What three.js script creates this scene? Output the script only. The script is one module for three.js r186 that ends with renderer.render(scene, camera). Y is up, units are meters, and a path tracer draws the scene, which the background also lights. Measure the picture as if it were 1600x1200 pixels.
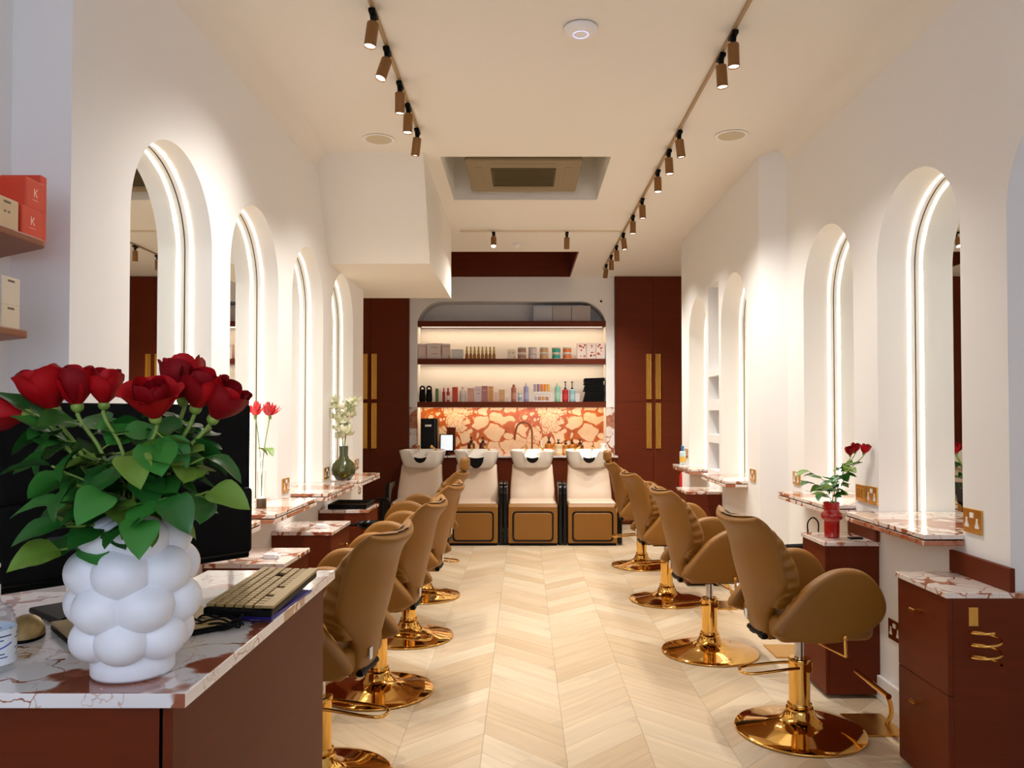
import * as THREE from 'three';
import { RoundedBoxGeometry } from 'three/addons/geometries/RoundedBoxGeometry.js';
import { mergeGeometries, toCreasedNormals } from 'three/addons/utils/BufferGeometryUtils.js';
import { RectAreaLightUniformsLib } from 'three/addons/lights/RectAreaLightUniformsLib.js';

// ------------------------------------------------------------------ camera, sky, exposure
const scene = new THREE.Scene();
const EYE = 1.45;
const camera = new THREE.PerspectiveCamera(2 * Math.atan(600 / 1220) * 180 / Math.PI, 4 / 3, 0.05, 60);
camera.position.set(0, EYE, 0);
camera.rotation.set(0.02, 0, 0);
camera.setViewOffset(1600, 1200, -18, -24.6, 1600, 1200);
scene.background = new THREE.Color().setRGB(3.3, 3.8, 4.8);          // pale daylight sky outside the shop window
const renderer = new THREE.WebGLRenderer({ antialias: true });
renderer.toneMapping = THREE.LinearToneMapping;
renderer.toneMappingExposure = 0.74;
renderer.shadowMap.enabled = true;
RectAreaLightUniformsLib.init();
const WARM = [1.0, 0.955, 0.88], LEDC = [1.0, 0.82, 0.56];
const SPOT_POWER = 8.5, LED_POWER = 20, SHELF_POWER = 60;

// ------------------------------------------------------------------ helpers
let seed = 7;
const rnd = () => { seed = (seed * 1664525 + 1013904223) % 4294967296; return seed / 4294967296; };
const rr = (a, b) => a + (b - a) * rnd();
const V = (x, y, z) => new THREE.Vector3(x, y, z);
const used = new Map();
function numbered(name) {
  const n = used.get(name) || 0; used.set(name, n + 1);
  return n ? name + '_' + String(n).padStart(3, '0') : name;
}
function clean(g) {
  let h = g.index ? g.toNonIndexed() : g.clone();
  if (!h.attributes.normal) h.computeVertexNormals();
  if (!h.attributes.uv) h.setAttribute('uv', new THREE.BufferAttribute(new Float32Array(h.attributes.position.count * 2), 2));
  for (const k of Object.keys(h.attributes)) if (!['position', 'normal', 'uv'].includes(k)) h.deleteAttribute(k);
  h.clearGroups();
  return h;
}
const merge = list => list.length === 1 ? list[0] : mergeGeometries(list.map(clean));
function metricUV(g, ox = 0, oy = 0) {                                // uv in metres by the dominant direction of each face
  const h = clean(g), p = h.attributes.position, uv = h.attributes.uv;
  const a = V(), b = V(), c = V(), n = V();
  for (let i = 0; i < p.count; i += 3) {
    a.fromBufferAttribute(p, i); b.fromBufferAttribute(p, i + 1); c.fromBufferAttribute(p, i + 2);
    n.crossVectors(b.clone().sub(a), c.clone().sub(a));
    const x = Math.abs(n.x), y = Math.abs(n.y), z = Math.abs(n.z);
    [a, b, c].forEach((q, k) => {
      if (y >= x && y >= z) uv.setXY(i + k, q.x + ox, q.z + oy);
      else if (x >= z) uv.setXY(i + k, q.z + ox, q.y + oy);
      else uv.setXY(i + k, q.x + ox, q.y + oy);
    });
  }
  return h;
}
const box = (w, h, d, x = 0, y = 0, z = 0) => new THREE.BoxGeometry(w, h, d).translate(x, y, z);
const span = (x0, x1, y0, y1, z0, z1) => box(x1 - x0, y1 - y0, z1 - z0, (x0 + x1) / 2, (y0 + y1) / 2, (z0 + z1) / 2);
const rbox = (w, h, d, r = 0.004, x = 0, y = 0, z = 0, s = 2) => new RoundedBoxGeometry(w, h, d, s, Math.min(r, w / 2.01, h / 2.01, d / 2.01)).translate(x, y, z);
const rspan = (x0, x1, y0, y1, z0, z1, r = 0.004) => rbox(x1 - x0, y1 - y0, z1 - z0, r, (x0 + x1) / 2, (y0 + y1) / 2, (z0 + z1) / 2);
const cyl = (r0, r1, h, x = 0, y = 0, z = 0, s = 24) => new THREE.CylinderGeometry(r1, r0, h, s).translate(x, y + h / 2, z);
const lathe = (pts, s = 32) => new THREE.LatheGeometry(pts.map(p => new THREE.Vector2(p[0], p[1])), s);
const ball = (r, x = 0, y = 0, z = 0, s = 16) => new THREE.SphereGeometry(r, s, Math.ceil(s * 0.7)).translate(x, y, z);
function tube(pts, r, seg = 24, rad = 8, closed = false) {
  return new THREE.TubeGeometry(new THREE.CatmullRomCurve3(pts.map(p => V(...p)), closed, 'centripetal'), seg, r, rad, closed);
}
function rod(a, b, r, s = 12) {
  const A = V(...a), B = V(...b), d = B.clone().sub(A), g = new THREE.CylinderGeometry(r, r, d.length(), s);
  g.applyQuaternion(new THREE.Quaternion().setFromUnitVectors(V(0, 1, 0), d.clone().normalize()));
  const m = A.add(B).multiplyScalar(0.5); return g.translate(m.x, m.y, m.z);
}
function extrude(shape, depth, bevel = 0, seg = 2, curve = 16) {
  return new THREE.ExtrudeGeometry(shape, { depth: depth - 2 * bevel, bevelEnabled: bevel > 0, bevelThickness: bevel, bevelSize: bevel, bevelOffset: -bevel, bevelSegments: seg, curveSegments: curve }).translate(0, 0, bevel);
}
function loft(rings, capA = true, capB = true) {                      // rings: arrays of Vector3, closed loops of equal length
  const n = rings[0].length, pos = [], uv = [], idx = [];
  rings.forEach((r, i) => { for (let k = 0; k <= n; k++) { const p = r[k % n]; pos.push(p.x, p.y, p.z); uv.push(k / n, i / (rings.length - 1)); } });
  for (let i = 0; i < rings.length - 1; i++) for (let k = 0; k < n; k++) {
    const a = i * (n + 1) + k, b = a + 1, c = a + n + 1, d = c + 1;
    idx.push(a, b, d, a, d, c);
  }
  const g = new THREE.BufferGeometry();
  const cap = (i, flip) => {
    const m = V(); rings[i].forEach(p => m.add(p)); m.multiplyScalar(1 / n);
    const at = pos.length / 3; pos.push(m.x, m.y, m.z); uv.push(0.5, 0.5);
    for (let k = 0; k < n; k++) { const a = i * (n + 1) + k, b = i * (n + 1) + k + 1; flip ? idx.push(at, b, a) : idx.push(at, a, b); }
  };
  if (capA) cap(0, true); if (capB) cap(rings.length - 1, false);
  g.setAttribute('position', new THREE.Float32BufferAttribute(pos, 3));
  g.setAttribute('uv', new THREE.Float32BufferAttribute(uv, 2));
  g.setIndex(idx); g.computeVertexNormals();
  // weld the seam's normals
  const nm = g.attributes.normal;
  rings.forEach((r, i) => { const a = i * (n + 1), b = a + n; const x = nm.getX(a) + nm.getX(b), y = nm.getY(a) + nm.getY(b), z = nm.getZ(a) + nm.getZ(b), l = Math.hypot(x, y, z) || 1; nm.setXYZ(a, x / l, y / l, z / l); nm.setXYZ(b, x / l, y / l, z / l); });
  return g;
}
const shade = o => { o.castShadow = true; o.receiveShadow = true; return o; };
function part(name, geo, mat, parent, label) {
  const m = shade(new THREE.Mesh(Array.isArray(geo) ? merge(geo) : geo, mat)); m.name = name;
  if (label) m.userData.label = label;
  parent.add(m); return m;
}
function thing(name, label, category, [x, y, z] = [0, 0, 0], turn = 0, group) {
  const o = new THREE.Group(); o.name = numbered(name); o.position.set(x, y, z); o.rotation.y = turn;
  o.userData = { label, category }; if (group) o.userData.group = group;
  scene.add(o); return o;
}
function solo(name, geo, mat, label, category, [x, y, z] = [0, 0, 0], group, turn = 0) {
  const m = shade(new THREE.Mesh(Array.isArray(geo) ? merge(geo) : geo, mat)); m.name = numbered(name);
  m.position.set(x, y, z); m.rotation.y = turn; m.userData = { label, category }; if (group) m.userData.group = group;
  scene.add(m); return m;
}
function struct(name, geo, mat) {
  const m = shade(new THREE.Mesh(Array.isArray(geo) ? merge(geo) : geo, mat)); m.name = name; m.userData.kind = 'structure'; scene.add(m); return m;
}
function structGroup(name) { const o = new THREE.Group(); o.name = name; o.userData.kind = 'structure'; scene.add(o); return o; }
function copy(root, label, [x, y, z], turn, group) {
  const c = root.clone(); c.name = numbered(root.name.replace(/_\d{3}$/, '')); c.userData = { ...root.userData, label }; if (group) c.userData.group = group;
  c.position.set(x, y, z); c.rotation.set(0, turn, 0); scene.add(c); return c;
}

// ------------------------------------------------------------------ textures
function hash2(x, y, s) { let h = Math.imul(x | 0, 374761393) ^ Math.imul(y | 0, 668265263) ^ Math.imul(s | 0, 2147483647 ^ 97531); h = Math.imul(h ^ (h >>> 13), 1274126177); return ((h ^ (h >>> 16)) >>> 0) / 4294967296; }
function vnoise(x, y, per, s) {
  const xi = Math.floor(x), yi = Math.floor(y), fx = x - xi, fy = y - yi, m = (a, n) => ((a % n) + n) % n;
  const u = fx * fx * (3 - 2 * fx), w = fy * fy * (3 - 2 * fy);
  const h = (a, b) => hash2(m(a, per), m(b, per), s);
  return (h(xi, yi) * (1 - u) + h(xi + 1, yi) * u) * (1 - w) + (h(xi, yi + 1) * (1 - u) + h(xi + 1, yi + 1) * u) * w;
}
function fbm(x, y, per, s, oct = 4) { let a = 0, k = 0.5, f = 1; for (let i = 0; i < oct; i++) { a += k * vnoise(x * f, y * f, per * f, s + i * 17); k *= 0.5; f *= 2; } return a; }
const smooth = (a, b, x) => { const t = Math.min(1, Math.max(0, (x - a) / (b - a))); return t * t * (3 - 2 * t); };
function canvasTex(n, fn, metres, srgb = true) {                       // fn(u, v) -> [r, g, b] 0..255
  const d = new Uint8Array(n * n * 4);
  for (let j = 0; j < n; j++) for (let i = 0; i < n; i++) { const c = fn(i / n, j / n), k = (j * n + i) * 4; d[k] = c[0]; d[k + 1] = c[1]; d[k + 2] = c[2]; d[k + 3] = 255; }
  const t = new THREE.DataTexture(d, n, n, THREE.RGBAFormat); t.wrapS = t.wrapT = THREE.RepeatWrapping; t.magFilter = THREE.LinearFilter; t.minFilter = THREE.LinearMipmapLinearFilter; t.generateMipmaps = true;
  if (srgb) t.colorSpace = THREE.SRGBColorSpace; t.repeat.set(1 / metres, 1 / metres); t.needsUpdate = true; return t;
}
const mix3 = (a, b, t) => [a[0] + (b[0] - a[0]) * t, a[1] + (b[1] - a[1]) * t, a[2] + (b[2] - a[2]) * t];
function breccia(n, metres, cells, s, stone, stone2, vein, vein2, width, patch, fine = 0) {   // pale stones in a rust-red matrix, in places broken finer
  return canvasTex(n, (u, v) => {
    const ox = 1.1 * (fbm(u * 5, v * 5, 5, s) - 0.5) + 0.3 * (fbm(u * 18, v * 18, 18, s + 3) - 0.5), oy = 1.1 * (fbm(u * 5, v * 5, 5, s + 50) - 0.5) + 0.3 * (fbm(u * 18, v * 18, 18, s + 8) - 0.5);
    const wd0 = width * (0.15 + 2.2 * smooth(0.35, 0.7, fbm(u * 4, v * 4, 4, s + 70)));
    const layer = (m, q) => {
      const N = cells * m, wx = u * N + ox * (m > 1 ? 1.6 : 1), wy = v * N + oy * (m > 1 ? 1.6 : 1);
      let f1 = 9, f2 = 9, id = 0; const xi = Math.floor(wx), yi = Math.floor(wy);
      for (let b = -2; b <= 2; b++) for (let a = -2; a <= 2; a++) {
        const cx = ((xi + a) % N + N) % N, cy = ((yi + b) % N + N) % N;
        const px = xi + a + 0.1 + 0.8 * hash2(cx, cy, q + 1), py = yi + b + 0.1 + 0.8 * hash2(cx, cy, q + 2);
        const d = Math.hypot(wx - px, wy - py) - 0.55 * hash2(cx, cy, q + 9);
        if (d < f1) { f2 = f1; f1 = d; id = hash2(cx, cy, q + 4); } else if (d < f2) f2 = d;
      }
      const wd = wd0 * (m > 1 ? 1.5 : 1), soft = 0.35 * wd + 0.012 * m;
      return [1 - smooth(wd, wd + soft, f2 - f1), id];
    };
    let [t, id] = layer(1, s);
    if (fine) { const k = smooth(0.48, 0.53, fbm(u * 3, v * 3, 3, s + 140, 3)); if (k > 0) t = Math.max(t, k * layer(3, s + 200)[0]); }
    if (patch) t = Math.max(t, patch * smooth(0.56, 0.60, fbm(u * 3, v * 3, 3, s + 90, 5)));
    const hair = (1 - smooth(0.0, 0.012, Math.abs(fbm(u * 9, v * 9, 9, s + 33, 5) - 0.47))) * 0.45;
    let c = mix3(stone, stone2, 0.7 * id + 0.5 * (fbm(u * 7, v * 7, 7, s + 20) - 0.4));
    c = mix3(c, vein2, hair);
    return mix3(c, mix3(vein, vein2, 0.9 * fbm(u * 24, v * 24, 24, s + 60)), t);
  }, metres);
}
const texSplash = breccia(1024, 1.3, 7, 11, [246, 220, 186], [236, 204, 162], [172, 70, 12], [214, 128, 38], 0.10, 0, 1);
const texCounter = breccia(1024, 0.8, 8, 23, [240, 230, 222], [228, 212, 202], [150, 70, 38], [190, 124, 86], 0.11, 0.8);
const texDesk = breccia(1024, 0.62, 4, 41, [242, 238, 235], [230, 224, 222], [140, 70, 46], [176, 116, 88], 0.05, 1.0);
const texGrain = canvasTex(512, (u, v) => {                            // oak: streaks along u
  const g = fbm(u * 3, v * 40, 3, 5, 3) * 0 + vnoise(u * 4, v * 64, 64, 5) * 0.5 + vnoise(u * 8, v * 128, 128, 6) * 0.3 + vnoise(u * 3, v * 12, 12, 8) * 0.6;
  const k = 1 - 0.12 * (g - 0.7); return [Math.min(255, 232 * k), Math.min(255, 226 * k * 0.995), Math.min(255, 218 * k * 0.985)];
}, 1.2);
const texWood = canvasTex(256, (u, v) => { const g = vnoise(u * 4, v * 90, 90, 15) * 0.6 + vnoise(u * 2, v * 24, 24, 16) * 0.6, k = 0.95 + 0.08 * g; return [232 * k, 232 * k, 232 * k]; }, 0.6);
const texLeather = canvasTex(256, (u, v) => { const g = fbm(u * 60, v * 60, 60, 31, 3); const k = 90 + 130 * g; return [k, k, k]; }, 0.15, false);
const texPlaster = canvasTex(256, (u, v) => { const g = fbm(u * 24, v * 24, 24, 61, 4); const k = 60 + 150 * g; return [k, k, k]; }, 0.6, false);

// ------------------------------------------------------------------ materials
const std = o => new THREE.MeshStandardMaterial(o), phys = o => new THREE.MeshPhysicalMaterial(o);
const hex = h => new THREE.Color(h);
const M = {
  wall: std({ color: hex('#efedeb'), roughness: 0.85, bumpMap: texPlaster, bumpScale: 0.0006 }),
  ceiling: std({ color: hex('#efeae0'), roughness: 0.9, bumpMap: texPlaster, bumpScale: 0.0008 }),
  white: std({ color: hex('#f2f0ee'), roughness: 0.5 }),
  red: phys({ color: hex('#702d10'), roughness: 0.5, map: texWood, specularIntensity: 0.35 }),
  gap: std({ color: hex('#2a0d08'), roughness: 0.9 }),
  shelfWood: std({ color: hex('#9a5a34'), roughness: 0.5, map: texWood }),
  marble: phys({ map: texCounter, roughness: 0.16, clearcoat: 0.5, clearcoatRoughness: 0.06 }),
  marbleDesk: phys({ map: texDesk, roughness: 0.12, clearcoat: 0.6, clearcoatRoughness: 0.05 }),
  splash: phys({ map: texSplash, roughness: 0.2, clearcoat: 0.3, clearcoatRoughness: 0.1 }),
  brass: std({ color: new THREE.Color().setRGB(0.80, 0.47, 0.12), metalness: 1, roughness: 0.07 }),
  brassPlate: std({ color: new THREE.Color().setRGB(0.76, 0.43, 0.09), metalness: 1, roughness: 0.27 }),
  bronze: std({ color: hex('#8a6238'), metalness: 0.6, roughness: 0.45 }),
  black: phys({ color: hex('#070707'), roughness: 0.5, specularIntensity: 0.25 }),
  blackGloss: phys({ color: hex('#080808'), roughness: 0.2, specularIntensity: 0.5 }),
  rubber: phys({ color: hex('#0c0b0b'), roughness: 0.75, specularIntensity: 0.3 }),
  chrome: std({ color: hex('#c8c4be'), metalness: 1, roughness: 0.15 }),
  leather: phys({ color: hex('#87570f'), roughness: 0.5, bumpMap: texLeather, bumpScale: 0.0005, sheen: 0.1 }),
  leatherLit: phys({ color: hex('#cdb49c'), roughness: 0.45, bumpMap: texLeather, bumpScale: 0.0004 }),  // tan leather again; strong light from above is put into this paler colour
  ceramic: phys({ color: hex('#efe9e0'), roughness: 0.16, clearcoat: 0.6, clearcoatRoughness: 0.05 }),
  vase: phys({ color: hex('#ededf0'), roughness: 0.42 }),
  mirror: std({ color: new THREE.Color().setRGB(0.90, 0.92, 0.90), metalness: 1, roughness: 0.015 }),
  led: std({ color: hex('#ffffff'), emissive: new THREE.Color().setRGB(1, 0.88, 0.70), emissiveIntensity: 4, roughness: 0.6 }),
  lampFace: std({ color: hex('#ffffff'), emissive: new THREE.Color().setRGB(1, 0.93, 0.82), emissiveIntensity: 14, roughness: 0.5 }),
  screen: std({ color: hex('#dfe6ee'), emissive: new THREE.Color().setRGB(0.86, 0.94, 1.0), emissiveIntensity: 0.9, roughness: 0.2 }),
  ring: std({ color: hex('#c9d2ff'), emissive: new THREE.Color().setRGB(0.55, 0.6, 1.0), emissiveIntensity: 1.4 }),
  glass: phys({ color: hex('#ffffff'), transmission: 1, thickness: 0, roughness: 0.02, ior: 1.5 }),
  leafA: phys({ color: hex('#1f5a1c'), roughness: 0.38, side: THREE.DoubleSide }),
  leafB: phys({ color: hex('#33792a'), roughness: 0.42, side: THREE.DoubleSide }),
  leafC: phys({ color: hex('#65852a'), roughness: 0.45, side: THREE.DoubleSide }),
  stem: std({ color: hex('#7f9a3c'), roughness: 0.5 }),
  petalA: phys({ color: hex('#a8040f'), roughness: 0.55, side: THREE.DoubleSide, specularIntensity: 0.4 }),
  petalB: phys({ color: hex('#7f020a'), roughness: 0.55, side: THREE.DoubleSide, specularIntensity: 0.4 }),
  redVase: phys({ color: hex('#b01618'), roughness: 0.15, clearcoat: 0.6, clearcoatRoughness: 0.06 }),
  speaker: std({ color: hex('#cfc4a8'), roughness: 0.8 }),
  acBody: std({ color: hex('#8d7d5e'), roughness: 0.6 }),
  acGrille: std({ color: hex('#4e421f'), roughness: 0.7 }),
  goldPlastic: std({ color: hex('#a58a56'), roughness: 0.4, metalness: 0.3 }),
};
const paint = {};
const tint = (h, r = 0.45) => paint[h + r] || (paint[h + r] = std({ color: hex(h), roughness: r }));

// ------------------------------------------------------------------ the room: main measures (metres; depth runs along -z)
const CEIL = 3.31, XL = -1.475, XR = 1.83, XR2 = 1.69, REC = 0.133, RECR = 0.20, CT = 0.955;
const ARCH_TOP = 2.60, ARCH_R = 0.385, SPRING = ARCH_TOP - ARCH_R;
const leftArches = [3.30, 4.30, 5.35, 6.36], rightArches = [2.56, 3.645, 4.705], farArches = [6.285, 7.575];
const BACK = 10.46;

// floor: chevron oak boards
{
  const fl = structGroup('floor');
  part('subfloor', span(-2.75, 2.75, -0.2, -0.012, -11.1, 1.4), tint('#8b7a63', 0.9), fl);
  const CW = 0.362, PITCH = 0.205, X0 = -0.18;
  const tones = ['#e0d0b8', '#d9c6ab', '#e4d6c0', '#d6c1a4', '#decbb2'].map(c => std({ color: hex(c), roughness: 0.34, map: texGrain }));
  const board = (dir, ou, ov, g) => {                                   // a parallelogram board, its grain along its length
    const gx = g, h = 0.012, L = CW - gx, W = PITCH - gx * 1.4;
    const q = [[-L / 2, -W / 2 - dir * L / 2], [L / 2, -W / 2 + dir * L / 2], [L / 2, W / 2 + dir * L / 2], [-L / 2, W / 2 - dir * L / 2]];
    const pos = [], uv = [], idx = [];
    const put = (i, y) => { pos.push(q[i][0], y, -q[i][1]); const a = q[i][0], b = q[i][1]; uv.push((a + dir * b) * 0.707 + ou, (b - dir * a) * 0.707 + ov); };
    for (let i = 0; i < 4; i++) put(i, 0); for (let i = 0; i < 4; i++) put(i, -h);
    idx.push(0, 1, 2, 0, 2, 3);
    for (let i = 0; i < 4; i++) { const j = (i + 1) % 4; idx.push(i, i + 4, j + 4, i, j + 4, j); }
    const ge = new THREE.BufferGeometry(); ge.setAttribute('position', new THREE.Float32BufferAttribute(pos, 3)); ge.setAttribute('uv', new THREE.Float32BufferAttribute(uv, 2)); ge.setIndex(idx);
    const n = ge.toNonIndexed(); n.computeVertexNormals(); return n;
  };
  const variants = { '1': [], '-1': [] };
  for (const dir of [1, -1]) for (let k = 0; k < 6; k++) variants[dir].push(board(dir, k * 0.19, k * 0.37, 0.0011));
  const rest = tones.map(() => []);
  let count = 0;
  for (let c = -6; c <= 6; c++) {
    const cx = X0 + CW / 2 + c * CW, dir = ((c % 2) + 2) % 2 ? 1 : -1;
    for (let k = 0; k < 62; k++) {
      const D = -1.2 + k * PITCH, tone = Math.floor(hash2(c + 40, k, 3) * 5), vr = Math.floor(hash2(c + 40, k, 9) * 6);
      const seen = D > 3.0 && D < 9.6 && cx > -1.05 && cx < 1.75 && !(D > 5.0 && cx > 1.3) && !(cx < -0.9 && D > 5);
      if (seen && count < 296) { const m = part('floor_board', variants[dir][vr], tones[tone], fl); m.position.set(cx, 0, -D); count++; }
      else if (D < 10.9) rest[tone].push(variants[dir][vr].clone().translate(cx, 0, -D));
    }
  }
  rest.forEach((g, i) => { if (g.length) { const m = part('floor_boards', mergeGeometries(g), tones[i], fl); m.userData.kind = 'stuff'; } });
}

function archShape(D, r, y0) {                                          // an arch outline in (depth, height)
  const s = new THREE.Path(); s.moveTo(D - r, y0); s.lineTo(D + r, y0); s.lineTo(D + r, SPRING); s.absarc(D, SPRING, r, 0, Math.PI, false); s.lineTo(D - r, y0); return s;
}
function sideWall(D0, D1, arches, x0, x1, extra = []) {                 // a wall in a plane of constant x with arched openings
  const s = new THREE.Shape(); s.moveTo(D0, 0); s.lineTo(D1, 0); s.lineTo(D1, CEIL); s.lineTo(D0, CEIL); s.closePath();
  for (const [D, y0] of arches) s.holes.push(archShape(D, ARCH_R, y0));
  for (const e of extra) { const p = new THREE.Path(); p.moveTo(e[0], e[2]); p.lineTo(e[1], e[2]); p.lineTo(e[1], e[3]); p.lineTo(e[0], e[3]); p.closePath(); s.holes.push(p); }
  const g = new THREE.ExtrudeGeometry(s, { depth: Math.abs(x1 - x0), bevelEnabled: false, curveSegments: 40 });
  g.applyMatrix4(new THREE.Matrix4().makeBasis(V(0, 0, -1), V(0, 1, 0), V(1, 0, 0)));   // (depth, height, thickness) -> (-z, y, x)
  return metricUV(g.translate(Math.min(x0, x1), 0, 0));
}
struct('wall_left', [
  sideWall(2.53, 7.17, leftArches.map(d => [d, CT - 0.047]), XL, XL - REC),
  metricUV(span(XL - REC - 0.2, XL - REC, 0, CEIL, -7.17, -2.53)),
  metricUV(span(-1.9, -1.67, 0, CEIL, -2.53, 1.2)),
], M.wall);
struct('wall_left_rear', metricUV(span(-2.75, -2.55, 0, CEIL, -11.0, -7.0)), M.wall);
struct('wall_left_return', metricUV(span(-2.55, XL - REC - 0.2, 0, CEIL, -7.17, -7.05)), M.wall);
const nicheBoxes = [[6.75, 7.13, 1.85, 2.62], [6.75, 7.13, 1.59, 1.80], [6.75, 7.13, 1.28, 1.495], [6.75, 7.13, 0.965, 1.207]];
struct('wall_right', [
  sideWall(-1.2, 5.40, rightArches.map((d, i) => [d, i ? CT - 0.047 : 0.02]), XR, XR + RECR),
  metricUV(span(XR + RECR, XR + RECR + 0.2, 0, CEIL, -5.5, 1.2)),
  sideWall(5.585, 8.33, farArches.map(d => [d, CT - 0.047]), XR2, XR2 + RECR, nicheBoxes),
  metricUV(span(XR2 + RECR, XR2 + RECR + 0.2, 0, CEIL, -8.33, -5.4)),
  (() => { const s = new THREE.Shape(); s.moveTo(XR2, 5.585); s.lineTo(XR, 5.40); s.lineTo(XR + 0.35, 5.40); s.lineTo(XR + 0.35, 5.585); s.closePath(); return metricUV(extrude(s, CEIL).rotateX(-Math.PI / 2)); })(),
], M.wall);
struct('wall_right_rear', metricUV(span(2.55, 2.75, 0, CEIL, -11.0, -8.2)), M.wall);
struct('wall_right_return', metricUV(span(XR2 + RECR + 0.2, 2.55, 0, CEIL, -8.33, -8.2)), M.wall);

// back wall with its rounded niche
{
  const s = new THREE.Shape(); s.moveTo(-1.53, 0); s.lineTo(1.22, 0); s.lineTo(1.22, CEIL + 0.5); s.lineTo(-1.53, CEIL + 0.5); s.closePath();
  const h = new THREE.Path(), a = -1.423, b = 1.106, y0 = 0.9, y1 = 2.985, r = 0.34;
  h.moveTo(a, y0); h.lineTo(b, y0); h.lineTo(b, y1 - r); h.absarc(b - r, y1 - r, r, 0, Math.PI / 2, false); h.lineTo(a + r, y1); h.absarc(a + r, y1 - r, r, Math.PI / 2, Math.PI, false); h.closePath();
  s.holes.push(h);
  struct('wall_niche', metricUV(extrude(s, 0.36, 0, 2, 24).translate(0, 0, -BACK - 0.36)), M.wall);
  struct('wall_back', metricUV(span(-2.75, 2.75, 0, CEIL + 0.5, -11.05, -BACK - 0.361)), M.wall);
}
// ceiling with two recesses and the stair soffit
{
  const ce = structGroup('ceiling');
  const s = new THREE.Shape(); s.moveTo(-2.75, -1.4); s.lineTo(2.75, -1.4); s.lineTo(2.75, 11.05); s.lineTo(-2.75, 11.05); s.closePath();
  const hole = (x0, x1, d0, d1) => { const p = new THREE.Path(); p.moveTo(x0, d0); p.lineTo(x0, d1); p.lineTo(x1, d1); p.lineTo(x1, d0); p.closePath(); s.holes.push(p); };
  hole(-0.6, 0.63, 5.58, 6.71); hole(-1.32, 0.63, 8.84, 10.455);
  part('ceiling_slab', metricUV(extrude(s, 0.12).rotateX(-Math.PI / 2).translate(0, CEIL, 0)), M.ceiling, ce);
  part('recess_lining', metricUV(merge([span(-0.75, -0.6, CEIL + 0.12, CEIL + 0.45, -6.86, -5.43), span(0.63, 0.78, CEIL + 0.12, CEIL + 0.45, -6.86, -5.43), span(-0.75, 0.78, CEIL + 0.12, CEIL + 0.45, -5.58, -5.43), span(-0.75, 0.78, CEIL + 0.12, CEIL + 0.45, -6.86, -6.71), span(-0.75, 0.78, CEIL + 0.4, CEIL + 0.5, -6.86, -5.43)])), M.ceiling, ce);
  part('red_recess', metricUV(merge([span(-1.32, -1.3, CEIL, CEIL + 0.5, -10.46, -8.84), span(0.61, 0.63, CEIL, CEIL + 0.5, -10.46, -8.84), span(-1.32, 0.63, CEIL, CEIL + 0.5, -8.86, -8.84), span(-1.32, 0.63, CEIL, CEIL + 0.5, -10.459, -10.44), span(-1.32, 0.63, CEIL + 0.45, CEIL + 0.5, -10.46, -8.84)])), M.red, ce, 'dark red lined recess in the ceiling');
  const q = new THREE.Shape(); q.moveTo(5.48, CEIL + 0.02); q.lineTo(5.9, 2.6); q.lineTo(7.64, 2.6); q.lineTo(7.64, CEIL + 0.02); q.closePath();
  const g = new THREE.ExtrudeGeometry(q, { depth: 1.85, bevelEnabled: false });
  g.applyMatrix4(new THREE.Matrix4().makeBasis(V(0, 0, -1), V(0, 1, 0), V(1, 0, 0)));
  part('stair_soffit', metricUV(g.translate(-2.56, 0, 0)), M.ceiling, ce, 'sloped white underside of a staircase');
  const cove = (x, side, D0, D1, r = 0.11) => {                          // plastered curve between a wall and the ceiling
    const c = new THREE.Shape(); c.moveTo(x + side * 0.01, CEIL + 0.01); c.lineTo(x - side * r, CEIL + 0.01); c.lineTo(x - side * r, CEIL);
    for (let i = 0; i <= 12; i++) { const a = i / 12 * Math.PI / 2; c.lineTo(x - side * r + side * r * Math.sin(a), CEIL - r + r * Math.cos(a)); }
    c.lineTo(x + side * 0.01, CEIL - r); c.closePath();
    return toCreasedNormals(new THREE.ExtrudeGeometry(c, { depth: D1 - D0, bevelEnabled: false }).translate(0, 0, -D1), 0.5);
  };
  part('cove', metricUV(merge([cove(XL, -1, 2.53, 7.1), cove(XR, 1, -1.19, 5.40)])), M.ceiling, ce, 'softly curved edge between wall and ceiling');
}
// shop front behind the camera, unseen; sill set high to dim low daylight
{
  struct('wall_front', [metricUV(span(-2.75, -1.45, 0, CEIL, 1.2, 1.4)), metricUV(span(1.5, 2.75, 0, CEIL, 1.2, 1.4)), metricUV(span(-1.45, 1.5, 0, 1.15, 1.2, 1.4)), metricUV(span(-1.45, 1.5, 3.0, CEIL, 1.2, 1.4))], M.wall);
  const w = structGroup('window_1');
  part('window_frame', [span(-1.45, -1.4, 1.15, 3.0, 1.26, 1.32), span(1.45, 1.5, 1.15, 3.0, 1.26, 1.32), span(-1.4, 1.45, 1.15, 1.2, 1.26, 1.32), span(-1.4, 1.45, 2.95, 3.0, 1.26, 1.32), span(0, 0.05, 1.2, 2.95, 1.26, 1.32)], M.red, w);
  part('pane', span(-1.4, 0, 1.2, 2.95, 1.288, 1.292), M.glass, w); part('pane', span(0.05, 1.45, 1.2, 2.95, 1.288, 1.292), M.glass, w);
}
struct('baseboard_left', metricUV(rspan(XL, XL + 0.018, 0, 0.12, -7.17, -2.53)), M.white);
struct('baseboard_right', [metricUV(rspan(XR - 0.018, XR, 0, 0.12, -5.4, 1.2)), metricUV(rspan(XR2 - 0.018, XR2, 0, 0.12, -8.33, -5.585))], M.white);

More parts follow.
